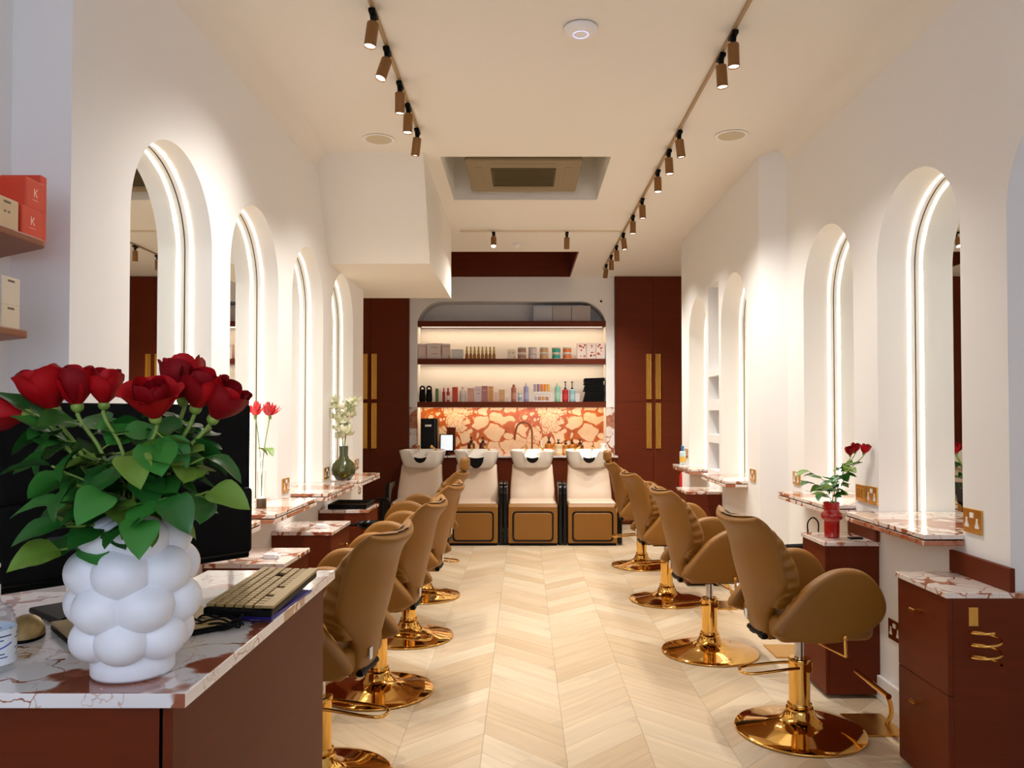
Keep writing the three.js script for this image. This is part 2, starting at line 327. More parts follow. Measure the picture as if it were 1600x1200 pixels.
// ------------------------------------------------------------------ arched mirrors with their light strips, marble counters
function ledLight(x, y, z, w, h, dir, color, power, parent) {
  const l = new THREE.RectAreaLight(new THREE.Color().setRGB(...color), power, w, h); l.position.set(x, y, z); l.lookAt(x + dir[0], y + dir[1], z + dir[2]); parent.add(l); return l;
}
function archMirror(D, xw, side, label) {                               // side -1: on the left wall, +1: on the right
  const xm = xw + side * (side > 0 ? RECR : REC);
  const o = thing('arched_mirror', label, 'mirror', [0, 0, 0]);
  const s = new THREE.Shape(); s.moveTo(D - ARCH_R, CT); s.lineTo(D + ARCH_R, CT); s.lineTo(D + ARCH_R, SPRING); s.absarc(D, SPRING, ARCH_R, 0, Math.PI, false); s.closePath();
  const B = new THREE.Matrix4().makeBasis(V(0, 0, -1), V(0, 1, 0), V(1, 0, 0));
  part('mirror_glass', extrude(s, 0.004, 0, 1, 40).applyMatrix4(B).translate(side > 0 ? xm - 0.004 : xm, 0, 0), M.mirror, o);
  const R = ARCH_R - 0.0005, r = R - 0.005, t = new THREE.Shape();
  t.moveTo(D + R, CT); t.lineTo(D + R, SPRING); t.absarc(D, SPRING, R, 0, Math.PI, false); t.lineTo(D - R, CT); t.lineTo(D - r, CT); t.lineTo(D - r, SPRING); t.absarc(D, SPRING, r, Math.PI, 0, true); t.lineTo(D + r, CT); t.closePath();
  part('light_strip', extrude(t, 0.011, 0, 1, 40).applyMatrix4(B).translate(xm - side * 0.036 - 0.0055, 0, 0), M.led, o, 'glowing white strip around the arch');
  const e = R - 0.0009, k = new THREE.Shape();
  k.moveTo(D + R, CT); k.lineTo(D + R, SPRING); k.absarc(D, SPRING, R, 0, Math.PI, false); k.lineTo(D - R, CT); k.lineTo(D - e, CT); k.lineTo(D - e, SPRING); k.absarc(D, SPRING, e, Math.PI, 0, true); k.lineTo(D + e, CT); k.closePath();
  part('mirror_edge', extrude(k, 0.0025, 0, 1, 40).applyMatrix4(B).translate(side > 0 ? xm - 0.0065 : xm + 0.004, 0, 0), tint('#3a2a1c', 0.6), o, 'dark joint around the mirror');
  const h = SPRING - CT - 0.04, y = (SPRING + CT) / 2, x = xm - side * 0.036;
  const d = ARCH_R - 0.008;
  ledLight(x, y, -(D + d), 0.014, h, [0, 0, 1], LEDC, LED_POWER, o);
  ledLight(x, y, -(D - d), 0.014, h, [0, 0, -1], LEDC, LED_POWER, o);
  for (const a of [0.45, 1.2, Math.PI - 1.2, Math.PI - 0.45]) ledLight(x, SPRING + Math.sin(a) * d, -(D + Math.cos(a) * d), 0.014, 0.26, [0, -Math.sin(a), Math.cos(a)], LEDC, LED_POWER, o).rotateZ(side * 0);
  return o;
}
function counter(D, xw, side, out, name, label, half = ARCH_R) {        // two marble boards with a dark groove between them
  const o = thing('marble_counter', label, 'counter', [0, 0, 0]);
  const xin = xw + side * ((side > 0 ? RECR : REC) - 0.005), xo = xw - side * out;
  const lo = Math.min(xin, xo), hi = Math.max(xin, xo), w = xw;
  const a = Math.min(w, xo), b = Math.max(w, xo);
  part('top_board', [metricUV(rspan(a, b, CT - 0.02, CT, -D - half - 0.01, -D + half + 0.01, 0.003), D, D * 2), metricUV(span(Math.min(w, xin), Math.max(w, xin), CT - 0.02, CT, -D - half + 0.002, -D + half - 0.002), D, D * 2)], M.marble, o);
  part('groove', span(a + 0.004, b - 0.004, CT - 0.025, CT - 0.02, -D - half, -D + half), M.gap, o);
  part('lower_board', metricUV(rspan(a, b, CT - 0.047, CT - 0.025, -D - half - 0.01, -D + half + 0.01, 0.003), D * 3, D), M.marble, o);
  return o;
}
const Lm = ['beside the white bubble vase and black monitor', 'behind the red carnations', 'between the carnations and the white orchid', 'behind the white orchid'];
leftArches.forEach((D, i) => {
  archMirror(D, XL, -1, 'arched wall mirror with glowing edge ' + Lm[i]);
  counter(D, XL, -1, 0.235, '', 'red-veined marble counter under the arched mirror ' + Lm[i]);
});
const Rm = ['', 'beside the brass socket and brass hook cabinet', 'above the red vase cabinet'];
rightArches.forEach((D, i) => { if (!i) return;
  archMirror(D, XR, 1, 'arched wall mirror with glowing edge ' + Rm[i]);
  counter(D, XR, 1, 0.17, '', 'red-veined marble counter under the arched mirror ' + Rm[i]);
});
const Fm = ['next to the wall pillar and recessed shelf openings', 'next to the tall red-brown cupboard'];
farArches.forEach((D, i) => {
  archMirror(D, XR2, 1, 'arched wall mirror with glowing edge ' + Fm[i]);
  counter(D, XR2, 1, 0.17, '', 'red-veined marble counter under the arched mirror ' + Fm[i]);
});

// ------------------------------------------------------------------ station cabinets
function stationCabinet(D0, D1, xw, side, depth, top, label, opt = {}) {
  const o = thing('station_cabinet', label, 'cabinet', [0, 0, 0]);
  const xf = xw - side * depth, X = (a, b) => [Math.min(a, b), Math.max(a, b)];
  const bd = X(xw - side * 0.002, xf + side * 0.02), y0 = 0.02;
  part('body', metricUV(span(bd[0], bd[1], y0, top - 0.022, -D1, -D0)), M.red, o);
  const fr = X(xf + side * 0.0195, xf);
  const mid = y0 + (top - y0) * 0.5;
  const knob = p => {
    part('handle', [rod([xf, 0, 0], [xf - side * 0.034, 0, 0], 0.007), rod([xf - side * 0.034, 0, -0.02], [xf - side * 0.034, 0, 0.02], 0.0085)], M.brass, p, 'brass knob handle');
  };
  for (const [a, b] of [[y0, mid - 0.0015], [mid + 0.0015, top - 0.024]]) {
    const d = part('drawer', metricUV(rspan(fr[0], fr[1], a, b, -D1, -D0, 0.0015)), M.red, o);
    knob(d); d.children[0].position.set(0, b - 0.09, -(D0 + D1) / 2);
  }
  const tp = X(xw - side * 0.001, xf - side * 0.008);
  part('marble_top', metricUV(rspan(tp[0], tp[1], top - 0.022, top, -D1 - 0.006, -D0 + 0.006, 0.003), D0 * 1.7, D1), M.marble, o);
  if (opt.board) { const bb = X(xw - side * 0.002, xw - side * 0.022); part('back_board', metricUV(rspan(bb[0], bb[1], top, top + 0.09, -D1 - 0.02, -D0 + 0.01, 0.002)), M.red, o); }
  return o;
}
const cabNear = stationCabinet(2.925, 3.31, XR, 1, 0.25, 0.79, 'red-brown drawer cabinet with marble top and brass spiral hook', { board: true });
part('side_return', metricUV(span(XR - 0.002, XR + RECR - 0.005, 0.02, 0.768, -2.942, -2.925)), M.red, cabNear);
part('marble_return', metricUV(rspan(XR - 0.002, XR + RECR - 0.005, 0.768, 0.79, -2.943, -2.919, 0.003), 5, 3), M.marble, cabNear);
const cabVase = stationCabinet(4.03, 4.35, XR, 1, 0.28, 0.80, 'red-brown cabinet with marble top holding the red vase', { board: true });
stationCabinet(6.66, 7.1, XR2, 1, 0.30, 0.80, 'red-brown cabinet below the recessed wall shelf openings');
stationCabinet(3.6, 4.02, XL, -1, 0.37, 0.77, 'red-brown cabinet with bare marble top behind the reception desk');
stationCabinet(4.58, 5.05, XL, -1, 0.35, 0.77, 'red-brown cabinet with marble top beside the black bowl');
stationCabinet(5.62, 6.04, XL, -1, 0.35, 0.77, 'red-brown cabinet with a black tray on its top');
// brass spiral hook on the near cabinet's side (faces the room's front)
{
  const o = thing('dryer_holder', 'brass spiral hair dryer holder screwed to the red-brown cabinet side', 'holder', [0, 0, 0]);
  const x = 1.675, z = -2.925;
  part('plate', [rspan(x - 0.018, x + 0.018, 0.665, 0.735, z, z + 0.004, 0.002), ball(0.005, x, 0.725, z + 0.004), ball(0.005, x, 0.675, z + 0.004)], M.brass, o);
  const pts = []; for (let i = 0; i <= 72; i++) { const a = i / 72 * Math.PI * 5.6 + 1.5; pts.push([x + 0.01 + Math.cos(a) * 0.052, 0.668 - i / 72 * 0.125, z + 0.06 + Math.sin(a) * 0.05]); }
  part('coil', tube(pts, 0.0048, 160, 8), M.brass, o);
}

// ------------------------------------------------------------------ styling chairs
function ringAt(x, y, nx, ny, w, tb, tf, wing, n = 40, pw = 3, ruche = 0, vv = 0) {   // cross-section of a back: forward dir (nx, ny), lateral z
  const out = [];
  for (let k = 0; k < n; k++) {
    const a = k / n * Math.PI * 2, c = Math.cos(a), s = Math.sin(a);
    const ss = Math.sign(c) * Math.pow(Math.abs(c), 2 / pw), nn = Math.sign(s) * Math.pow(Math.abs(s), 2 / pw);
    let lat = ss * w, f = nn * (s > 0 ? tf : tb) + wing * ss * ss;
    if (ruche && Math.abs(ss) > 0.86) { const q = ruche * Math.sin(vv * 58 + ss) * (Math.abs(ss) - 0.86) / 0.14; lat += Math.sign(ss) * q; f += q * 0.4; }
    out.push(V(x + nx * f, y + ny * f, lat));
  }
  return out;
}
function spineAt(keys, v) {
  const t = v * (keys.length - 1), i = Math.min(keys.length - 2, Math.floor(t)), f = t - i, c = (k) => {
    const p0 = keys[Math.max(0, i - 1)][k], p1 = keys[i][k], p2 = keys[i + 1][k], p3 = keys[Math.min(keys.length - 1, i + 2)][k];
    return 0.5 * (2 * p1 + (p2 - p0) * f + (2 * p0 - 5 * p1 + 4 * p2 - p3) * f * f + (3 * p1 - p0 - 3 * p2 + p3) * f * f * f);
  };
  return keys[0].map((_, k) => c(k));
}
function backGeo(keys, rows, wing, pw, ruche = 0, lift = 0) {
  const rings = [];
  for (let i = 0; i <= rows; i++) {
    const v = i / rows, [x, y, w, tb, tf] = spineAt(keys, v), q = spineAt(keys, Math.min(1, v + 0.01)), p = spineAt(keys, Math.max(0, v - 0.01));
    const tx = q[0] - p[0], ty = q[1] - p[1], l = Math.hypot(tx, ty) || 1;
    const end = Math.min(1, Math.min(v, 1 - v) * rows / 2.2 + 0.12), e = Math.sqrt(1 - (1 - end) * (1 - end));
    const ring = ringAt(x, y, ty / l, -tx / l, w * (0.9 + 0.1 * e), tb * e, tf * e, wing * smooth(0.1, 0.5, v), 44, pw, ruche, v);
    if (lift) ring.forEach(pt => { const s = pt.z / w; pt.y += lift * smooth(0.8, 1, v) * (1 - s * s) * 1.0; pt.x -= lift * 0.7 * smooth(0.8, 1, v) * (1 - s * s); });
    rings.push(ring);
  }
  return loft(rings.map(r => r.reverse()));
}
const shellKeys = [[-0.165, 0.445, 0.085, 0.03, 0.025], [-0.183, 0.50, 0.10, 0.034, 0.03], [-0.20, 0.57, 0.115, 0.036, 0.03], [-0.214, 0.635, 0.185, 0.036, 0.03], [-0.228, 0.70, 0.238, 0.036, 0.03], [-0.247, 0.78, 0.25, 0.036, 0.03], [-0.266, 0.86, 0.25, 0.034, 0.028], [-0.292, 0.925, 0.25, 0.03, 0.025], [-0.335, 0.962, 0.238, 0.022, 0.02]];
const cushKeys = [[-0.155, 0.60, 0.165, 0.05, 0.03], [-0.155, 0.645, 0.20, 0.05, 0.065], [-0.163, 0.70, 0.225, 0.05, 0.08], [-0.178, 0.77, 0.232, 0.05, 0.07], [-0.202, 0.84, 0.232, 0.05, 0.055], [-0.236, 0.905, 0.225, 0.045, 0.04], [-0.27, 0.945, 0.20, 0.03, 0.02]];
const geoShell = backGeo(shellKeys, 40, 0.06, 3.2, 0, 0.03), geoCush = backGeo(cushKeys, 72, 0.03, 3.4, 0.0036);
const armShape = (() => {
  const p = [[-0.24, 0.527], [-0.16, 0.637], [-0.066, 0.733], [0.044, 0.788], [0.154, 0.783], [0.23, 0.72], [0.264, 0.624], [0.236, 0.563], [0.126, 0.5], [0.016, 0.478], [-0.12, 0.486], [-0.217, 0.508]];
  const c = new THREE.CatmullRomCurve3(p.map(q => V(q[0], q[1], 0)), true, 'centripetal').getPoints(64);
  return new THREE.Shape(c.slice(0, 64).map(q => new THREE.Vector2(q.x, q.y)));
})();
const geoArm = (() => {                                                  // a padded, leaf-shaped side panel
  const pts = armShape.getPoints(), c = new THREE.Vector2(); pts.forEach(p => c.add(p)); c.multiplyScalar(1 / pts.length);
  const prof = [[0.05, -1], [0.6, -1], [0.86, -0.97], [0.94, -0.86], [0.98, -0.62], [0.996, -0.3], [1, 0], [0.996, 0.3], [0.98, 0.62], [0.94, 0.86], [0.86, 0.97], [0.6, 1], [0.05, 1]];
  return loft(prof.map(([k, z]) => pts.map(p => V(c.x + (p.x - c.x) * k, c.y + (p.y - c.y) * k, z * 0.033)).reverse()));
})();
const geoSeat = rbox(0.44, 0.11, 0.44, 0.04, 0.03, 0.515, 0, 4);
const geoBase = lathe([[0, 0], [0.285, 0], [0.292, 0.006], [0.288, 0.013], [0.24, 0.021], [0.16, 0.034], [0.105, 0.050], [0.075, 0.072], [0.062, 0.10], [0.058, 0.115], [0, 0.115]], 64);
const geoCol = merge([cyl(0.047, 0.047, 0.205, 0, 0.112, 0, 32), lathe([[0.0, 0.315], [0.047, 0.315], [0.050, 0.318], [0.050, 0.332], [0.044, 0.336], [0, 0.336]], 32), lathe([[0.046, 0.112], [0.055, 0.114], [0.055, 0.128], [0.046, 0.132]], 32)]);
function makeChair(label, headrest) {
  const o = thing('salon_chair', label, 'chair', [0, 0, 0]);
  part('base', geoBase, M.brass, o, 'polished gold disc base');
  part('column', geoCol, M.brass, o, 'gold hydraulic column');
  part('piston', cyl(0.022, 0.022, 0.13, 0, 0.33, 0), M.chrome, o);
  part('seat_plate', [rbox(0.26, 0.025, 0.24, 0.006, 0.0, 0.452, 0), rbox(0.14, 0.04, 0.05, 0.008, -0.14, 0.462, 0.05), rbox(0.14, 0.04, 0.05, 0.008, -0.14, 0.462, -0.05), rod([-0.2, 0.462, -0.09], [-0.2, 0.462, 0.09], 0.014)], M.black, o, 'black seat bracket');
  part('seat', geoSeat, M.leather, o);
  part('backrest', geoShell, M.leather, o);
  part('back_cushion', geoCush, M.leather, o, 'gathered leather back cushion');
  part('armrest', geoArm.clone().translate(0, 0, 0.262), M.leather, o); part('armrest', geoArm.clone().translate(0, 0, -0.262), M.leather, o);
  part('foot_pump', [tube([[-0.02, 0.30, 0.045], [-0.06, 0.30, 0.05], [-0.25, 0.285, 0.05], [-0.275, 0.283, 0.03], [-0.275, 0.283, -0.03], [-0.25, 0.285, -0.05], [-0.06, 0.30, -0.05], [-0.02, 0.30, -0.045]], 0.007, 60, 8), rbox(0.05, 0.05, 0.09, 0.008, 0.02, 0.30, 0)], M.brass, o, 'gold foot pump loop');
  part('lever', [rod([0.06, 0.43, 0.312], [0.058, 0.505, 0.31], 0.0065), ball(0.011, 0.058, 0.512, 0.31, 12), rod([0.06, 0.43, 0.312], [-0.01, 0.462, 0.22], 0.0045), rod([-0.01, 0.462, 0.22], [-0.02, 0.462, 0.1], 0.0045)], M.brass, o, 'gold tilt lever');
  part('care_label', rbox(0.003, 0.045, 0.028, 0.001, -0.232, 0.53, -0.05), tint('#e8e6e2', 0.6), o, 'small white label');
  if (headrest) {
    part('headrest', [rbox(0.07, 0.11, 0.2, 0.034, -0.33, 1.06, 0, 4)], M.leather, o, 'small padded headrest');
    part('headrest_post', [rod([-0.34, 0.94, 0.03], [-0.34, 1.03, 0.03], 0.006), rod([-0.34, 0.94, -0.03], [-0.34, 1.03, -0.03], 0.006)], M.chrome, o);
  }
  return o;
}
const chairGroup = 'tan leather styling chairs';
const chair = makeChair('tan leather salon chair on gold disc base beside the red vase cabinet', false);
chair.position.set(1.27, 0, -3.62); chair.rotation.y = 0.10; chair.userData.group = chairGroup;
copy(chair, 'tan leather salon chair facing the mirror above the red vase cabinet', [1.14, 0, -4.81], 0.06, chairGroup);
copy(chair, 'tan leather salon chair facing the mirror next to the wall pillar', [1.125, 0, -6.16], 0.05, chairGroup);
copy(chair, 'tan leather salon chair directly behind the reception desk', [-0.81, 0, -3.13], Math.PI - 0.17, chairGroup);
copy(chair, 'tan leather salon chair facing the red carnations', [-0.765, 0, -4.14], Math.PI - 0.06, chairGroup);
copy(chair, 'tan leather salon chair between the carnations and orchid stations', [-0.75, 0, -5.14], Math.PI - 0.06, chairGroup);
const chairH = makeChair('tan leather salon chair with headrest facing the orchid mirror', true);
chairH.position.set(-0.80, 0, -6.3); chairH.rotation.y = Math.PI - 0.06; chairH.userData.group = chairGroup;
copy(chairH, 'tan leather salon chair with headrest nearest the recessed wall shelves', [1.14, 0, -7.56], 0, chairGroup);

// brass footrests on the floor
{
  const make = (label, x, z, side) => {
    const o = thing('footrest', label, 'footrest', [x, 0, z], side > 0 ? 0 : Math.PI, 'gold footrests');
    part('floor_plate', rbox(0.2, 0.008, 0.26, 0.002, 0, 0.004, 0), M.brassPlate, o);
    part('curved_post', tube([[0.07, 0.006, 0], [0.09, 0.06, 0], [0.07, 0.14, 0], [0.0, 0.19, 0]], 0.011, 24, 10), M.brass, o);
    part('foot_bar', rod([0, 0.195, -0.17], [0, 0.195, 0.17], 0.013, 14), M.brass, o);
  };
  make('gold footrest on floor plate beside the brass hook cabinet', 1.63, -3.68, 1);
  make('gold footrest on floor plate beyond the red vase cabinet', 1.61, -4.82, 1);
  make('gold footrest on floor plate below the pillar-side mirror', 1.5, -5.98, 1);
}

// ------------------------------------------------------------------ back of the room: cupboards, niche shelves, splashback, counter
function cupboard(x0, x1, split, label, side) {
  const o = thing('tall_cupboard', label, 'cupboard', [0, 0, 0]);
  const zf = -BACK + 0.06, top = CEIL - 0.002;
  part('carcass', metricUV(merge([span(x0, x1, 0, top, -BACK - 0.3, zf - 0.022), span(side < 0 ? x1 - 0.025 : x0, side < 0 ? x1 : x0 + 0.025, 0, top, zf - 0.03, zf)])), M.red, o);
  const a = side < 0 ? x0 : x0 + 0.027, b = side < 0 ? x1 - 0.027 : x1;
  for (const [p, q] of [[a, split - 0.0015], [split + 0.0015, b]]) for (const [y0, y1] of [[0.02, 1.628], [1.631, top - 0.003]]) {
    const d = part('door', metricUV(rspan(p, q, y0, y1, zf - 0.021, zf, 0.0015)), M.red, o);
    const hx = p < split - 0.01 && q < split ? split - 0.062 : split + 0.062, h0 = y0 < 1 ? 1.01 : 1.665, h1 = h0 + 0.605;
    part('handle', [rspan(hx - 0.036, hx - 0.026, h0, h1, zf, zf + 0.022, 0.002), rspan(hx + 0.026, hx + 0.036, h0, h1, zf, zf + 0.022, 0.002), rspan(hx - 0.03, hx + 0.03, h0, h0 + 0.012, zf, zf + 0.022, 0.002), rspan(hx - 0.03, hx + 0.03, h1 - 0.012, h1, zf, zf + 0.022, 0.002), span(hx - 0.028, hx + 0.028, h0 + 0.005, h1 - 0.005, zf, zf + 0.004), rspan(hx - 0.011, hx + 0.011, h0 + 0.02, h1 - 0.02, zf + 0.003, zf + 0.012, 0.002)], M.brassPlate, d, 'long rectangular brass handle');
  }
}
cupboard(-2.54, -1.532, -2.05, 'tall red-brown cupboard with brass handles beside the coffee machine', -1);
cupboard(1.224, 2.54, 1.73, 'tall red-brown cupboard with brass handles beside the right side mirrors', 1);
const NB = -BACK - 0.36, A0 = -1.423, A1 = 1.106;
struct('trim_1', metricUV(span(A0, A1, 0.9, 1.557, NB, NB + 0.02), 0.3, 0.2), M.splash);
struct('trim_2', [metricUV(rspan(-1.526, A0, 0.9, 1.56, -BACK, -BACK + 0.012, 0.002), 0.1), metricUV(rspan(A1, 1.217, 0.9, 1.56, -BACK, -BACK + 0.012, 0.002), 0.6)], M.marble);
[[2.638, 2.717, 'red-brown niche shelf holding the grey boxes'], [2.135, 2.21, 'red-brown niche shelf holding the tubs and gold ampoules'], [1.557, 1.632, 'red-brown niche shelf holding the bottles and black towels']].forEach(([y0, y1, label], i) => {
  const o = thing('niche_shelf', label, 'shelf', [0, 0, 0]);
  const zf = -BACK + 0.005;
  part('board', metricUV(span(A0 + 0.001, A1 - 0.001, y0 + 0.024, y1, NB + 0.001, zf - 0.02)), M.red, o);
  part('fascia', metricUV(rspan(A0 + 0.001, A1 - 0.001, y0, y1, zf - 0.02, zf, 0.003)), M.red, o);
  part('light_strip', span(A0 + 0.03, A1 - 0.03, y0 + 0.018, y0 + 0.024, NB + 0.15, NB + 0.162), M.led, o, 'glowing strip under the shelf');
  ledLight((A0 + A1) / 2, y0 + 0.016, NB + 0.156, A1 - A0 - 0.06, 0.014, [0, -1, 0], [1, 0.74, 0.45], SHELF_POWER * (i === 2 ? 1.4 : 1.2), o);
});
{
  const o = thing('back_counter', 'dark red-brown wash counter with thin pale worktop behind the basins', 'counter', [0, 0, 0]);
  part('cabinet_body', metricUV(span(-1.52, 1.21, 0, 0.905, -BACK + 0.07, -10.08)), M.red, o);
  part('worktop', metricUV(rspan(-1.524, 1.215, 0.905, 0.93, NB + 0.022, -10.05, 0.003)), M.marble, o);
}

// ------------------------------------------------------------------ wash basins
{
  const bowl = (() => {
    const N = 168, ring = (wx, wz, y, notch, zc) => { const r = []; for (let k = 0; k < N; k++) { const a = k / N * Math.PI * 2, c = Math.cos(a), s = Math.sin(a), e = 2 / 4.2; const lx = Math.pow(Math.abs(c), e) * wx, front = s > 0 ? 1 - smooth(0.062, 0.125, lx) : 0; r.push(V(Math.sign(c) * lx, y - notch * front, zc + Math.sign(s) * Math.pow(Math.abs(s), e) * wz)); } return r.reverse(); };
    return loft([ring(0.14, 0.12, 0.815, 0, -0.74), ring(0.195, 0.175, 0.825, 0, -0.74), ring(0.226, 0.212, 0.865, 0.01, -0.735), ring(0.25, 0.24, 0.94, 0.035, -0.735), ring(0.268, 0.262, 1.015, 0.088, -0.735), ring(0.272, 0.268, 1.03, 0.096, -0.735), ring(0.262, 0.256, 1.034, 0.098, -0.735), ring(0.245, 0.235, 1.02, 0.092, -0.735), ring(0.22, 0.21, 0.95, 0.04, -0.735), ring(0.17, 0.16, 0.875, 0, -0.74), ring(0.08, 0.08, 0.855, 0, -0.74)]);
  })();
  const body = (() => { const s = new THREE.Shape(); const p = [[0, 0.03], [0.62, 0.03], [0.62, 0.36], [0.52, 0.43], [0.07, 0.462], [0.025, 0.456], [0, 0.43]]; p.forEach((q, i) => i ? s.lineTo(q[0], q[1]) : s.moveTo(q[0], q[1])); s.closePath(); return extrude(s, 0.55, 0.012, 3).applyMatrix4(new THREE.Matrix4().makeBasis(V(0, 0, -1), V(0, 1, 0), V(1, 0, 0))).translate(-0.275, 0, 0); })();
  const seat = rbox(0.535, 0.06, 0.50, 0.026, 0, 0.452, -0.30, 4);
  const back = (() => { const r = []; const k = [[0.42, -0.44, 0.255], [0.47, -0.46, 0.262], [0.56, -0.51, 0.262], [0.67, -0.57, 0.255], [0.78, -0.62, 0.245], [0.84, -0.645, 0.242], [0.865, -0.66, 0.236]]; k.forEach(([y, z, w], i) => { const ring = [], t = i === 0 || i === k.length - 1 ? 0.03 : 0.05; for (let a = 0; a < 40; a++) { const th = a / 40 * Math.PI * 2, c = Math.cos(th), s = Math.sin(th), e = 2 / 4.5; const lat = Math.sign(c) * Math.pow(Math.abs(c), e); let d = Math.sign(s) * Math.pow(Math.abs(s), e) * t; if (s > 0) d += -0.012 * Math.cos(lat * Math.PI) * (1 - Math.abs(lat)); ring.push(V(lat * w, y, z + d)); } r.push(ring.reverse()); }); return loft(r); })();
  const arm = (() => { const s = new THREE.Shape(); s.moveTo(0.02, 0.02); s.lineTo(0.10, 0.02); s.lineTo(0.14, 0.5); s.quadraticCurveTo(0.16, 0.6, 0.3, 0.62); s.lineTo(0.5, 0.64); s.lineTo(0.5, 0.69); s.lineTo(0.14, 0.69); s.quadraticCurveTo(0.03, 0.69, 0.02, 0.58); s.closePath(); const t = new THREE.Shape(); t.moveTo(0.05, 0.02); t.lineTo(0.58, 0.02); t.lineTo(0.52, 0.42); t.lineTo(0.06, 0.44); t.closePath(); const B = new THREE.Matrix4().makeBasis(V(0, 0, -1), V(0, 1, 0), V(1, 0, 0)); return [extrude(s, 0.045, 0.01, 3).applyMatrix4(B), extrude(t, 0.03, 0.004, 1).applyMatrix4(B)]; })();
  const frameShape = (w, h, r) => { const s = new THREE.Shape(), x = -w / 2, y = -h / 2; s.moveTo(x + r, y); s.lineTo(-x - r, y); s.quadraticCurveTo(-x, y, -x, y + r); s.lineTo(-x, -y - r); s.quadraticCurveTo(-x, -y, -x - r, -y); s.lineTo(x + r, -y); s.quadraticCurveTo(x, -y, x, -y - r); s.lineTo(x, y + r); s.quadraticCurveTo(x, y, x + r, y); return s; };
  const fo = frameShape(0.46, 0.335, 0.05); fo.holes.push(frameShape(0.425, 0.30, 0.04));
  const pad = (w, d) => { const s = new THREE.Shape(); s.moveTo(-w, 0); for (let i = 1; i <= 18; i++) { const a = Math.PI + i / 18 * Math.PI; s.lineTo(Math.cos(a) * w, Math.sin(a) * d); } s.quadraticCurveTo(0, -0.03, -w, 0); return s; };
  const make = (label, x, big, tapFlip) => {
    const o = thing('wash_unit', label, 'basin chair', [x, 0, -8.71], 0, 'shampoo wash units');
    part('plinth', rbox(0.53, 0.03, 0.6, 0.004, 0, 0.015, -0.31), M.black, o);
    part('body', body, M.leather, o, 'tan leather front body');
    part('panel_frame', extrude(fo, 0.012, 0.003, 2, 10).translate(0, 0.215, -0.004), M.blackGloss, o, 'black rounded frame line');
    part('front_panel', extrude(frameShape(0.424, 0.299, 0.04), 0.022, 0.008, 3, 10).translate(0, 0.215, -0.006), M.leather, o, 'rounded tan leather panel');
    part('seat', seat, M.leatherLit, o, 'tan leather seat with lamp light painted in pale'); part('backrest', back, M.leatherLit, o, 'tan leather reclined backrest with lamp light painted in pale');
    const b = part('bowl', bowl, M.ceramic, o, 'white ceramic basin with neck cutout');
    part('neck_rest', extrude(pad(big ? 0.092 : 0.072, big ? 0.135 : 0.072), 0.03, 0.008, 3, 12).translate(0, 0.962, -0.492), M.rubber, b, 'black rubber neck rest');
    part('pedestal', rbox(0.26, 0.82, 0.2, 0.02, 0, 0.41, -0.82), M.black, o);
    part('tap', [cyl(0.012, 0.012, 0.05, tapFlip * -0.075, 1.02, -0.93, 12), rod([tapFlip * -0.075, 1.06, -0.93], [tapFlip * -0.075, 1.075, -0.83], 0.014)], M.brass, b, 'gold tap');
    part('shower_head', [rod([tapFlip * 0.14, 1.02, -0.95], [tapFlip * 0.09, 1.065, -0.87], 0.011), ball(0.018, tapFlip * 0.088, 1.066, -0.868, 12)], M.brass, b, 'gold shower head');
    for (const s of [-1, 1]) part('armrest', arm.map(g => g.clone().translate(s > 0 ? 0.285 : -0.33, 0, 0)), M.blackGloss, o, 'glossy black arm');
    return o;
  };
  make('tan wash basin chair in front of the coffee machine', -1.215, false, 1);
  make('tan wash basin chair with the large black neck rest', -0.56, true, 1);
  make('tan wash basin chair in front of the arched gold tap', 0.105, false, 1);
  make('tan wash basin chair in front of the amber pump bottles', 0.77, false, -1);
}

// ------------------------------------------------------------------ things on the niche shelves
const zS = -BACK - 0.10;
function carton(x0, x1, y, h, color, label, group, opt = {}) {
  const w = x1 - x0, d = opt.d || Math.min(0.12, w), z = opt.z ?? zS;
  const o = thing('product_box', label, 'box', [(x0 + x1) / 2, y, z], 0, group);
  part('carton', rbox(w - 0.003, h, d, 0.0025, 0, h / 2, 0), tint(color), o);
  (opt.bands || []).forEach(([bx0, bx1, by0, by1, c]) => part('print', box((bx1 - bx0) * w, (by1 - by0) * h, 0.0012, ((bx0 + bx1) / 2 - 0.5) * w, (by0 + by1) / 2 * h, d / 2), tint(c), o));
  return o;
}
function bottle(name, x, y, r, h, color, cap, label, opt = {}) {
  const o = thing(name, label, 'bottle', [x, y, opt.z ?? zS], 0, opt.group);
  const sh = h * (opt.shoulder || 0.80), nk = r * (opt.neck || 0.4);
  part('bottle_body', lathe([[0, 0], [r * 0.94, 0], [r, 0.006], [r, sh - r * 0.5], [r * 0.85, sh - r * 0.12], [nk, sh], [nk, sh + 0.006], [0, sh + 0.006]], 24), opt.mat || tint(color, 0.3), o);
  if (opt.pump) part('pump', [cyl(nk * 1.15, nk * 1.15, 0.022, 0, sh, 0, 16), cyl(nk * 0.45, nk * 0.45, h - sh - 0.03, 0, sh + 0.02, 0, 10), rbox(r * 0.75, 0.014, r * 0.6, 0.005, 0, h - 0.006, 0), rod([0, h - 0.005, 0], [0, h - 0.008, r * 1.1], 0.005)], tint(cap, 0.4), o);
  else part('cap', lathe([[0, sh], [nk * 1.2, sh], [nk * 1.2, h - 0.004], [nk * 1.05, h], [0, h]], 20), tint(cap, 0.4), o);
  if (opt.band) part('label_band', lathe([[r + 0.0008, sh * 0.18], [r + 0.0008, sh * 0.6]], 24), tint(opt.band, 0.6), o);
  return o;
}
const S1 = 2.717, S2 = 2.21, S3 = 1.632;
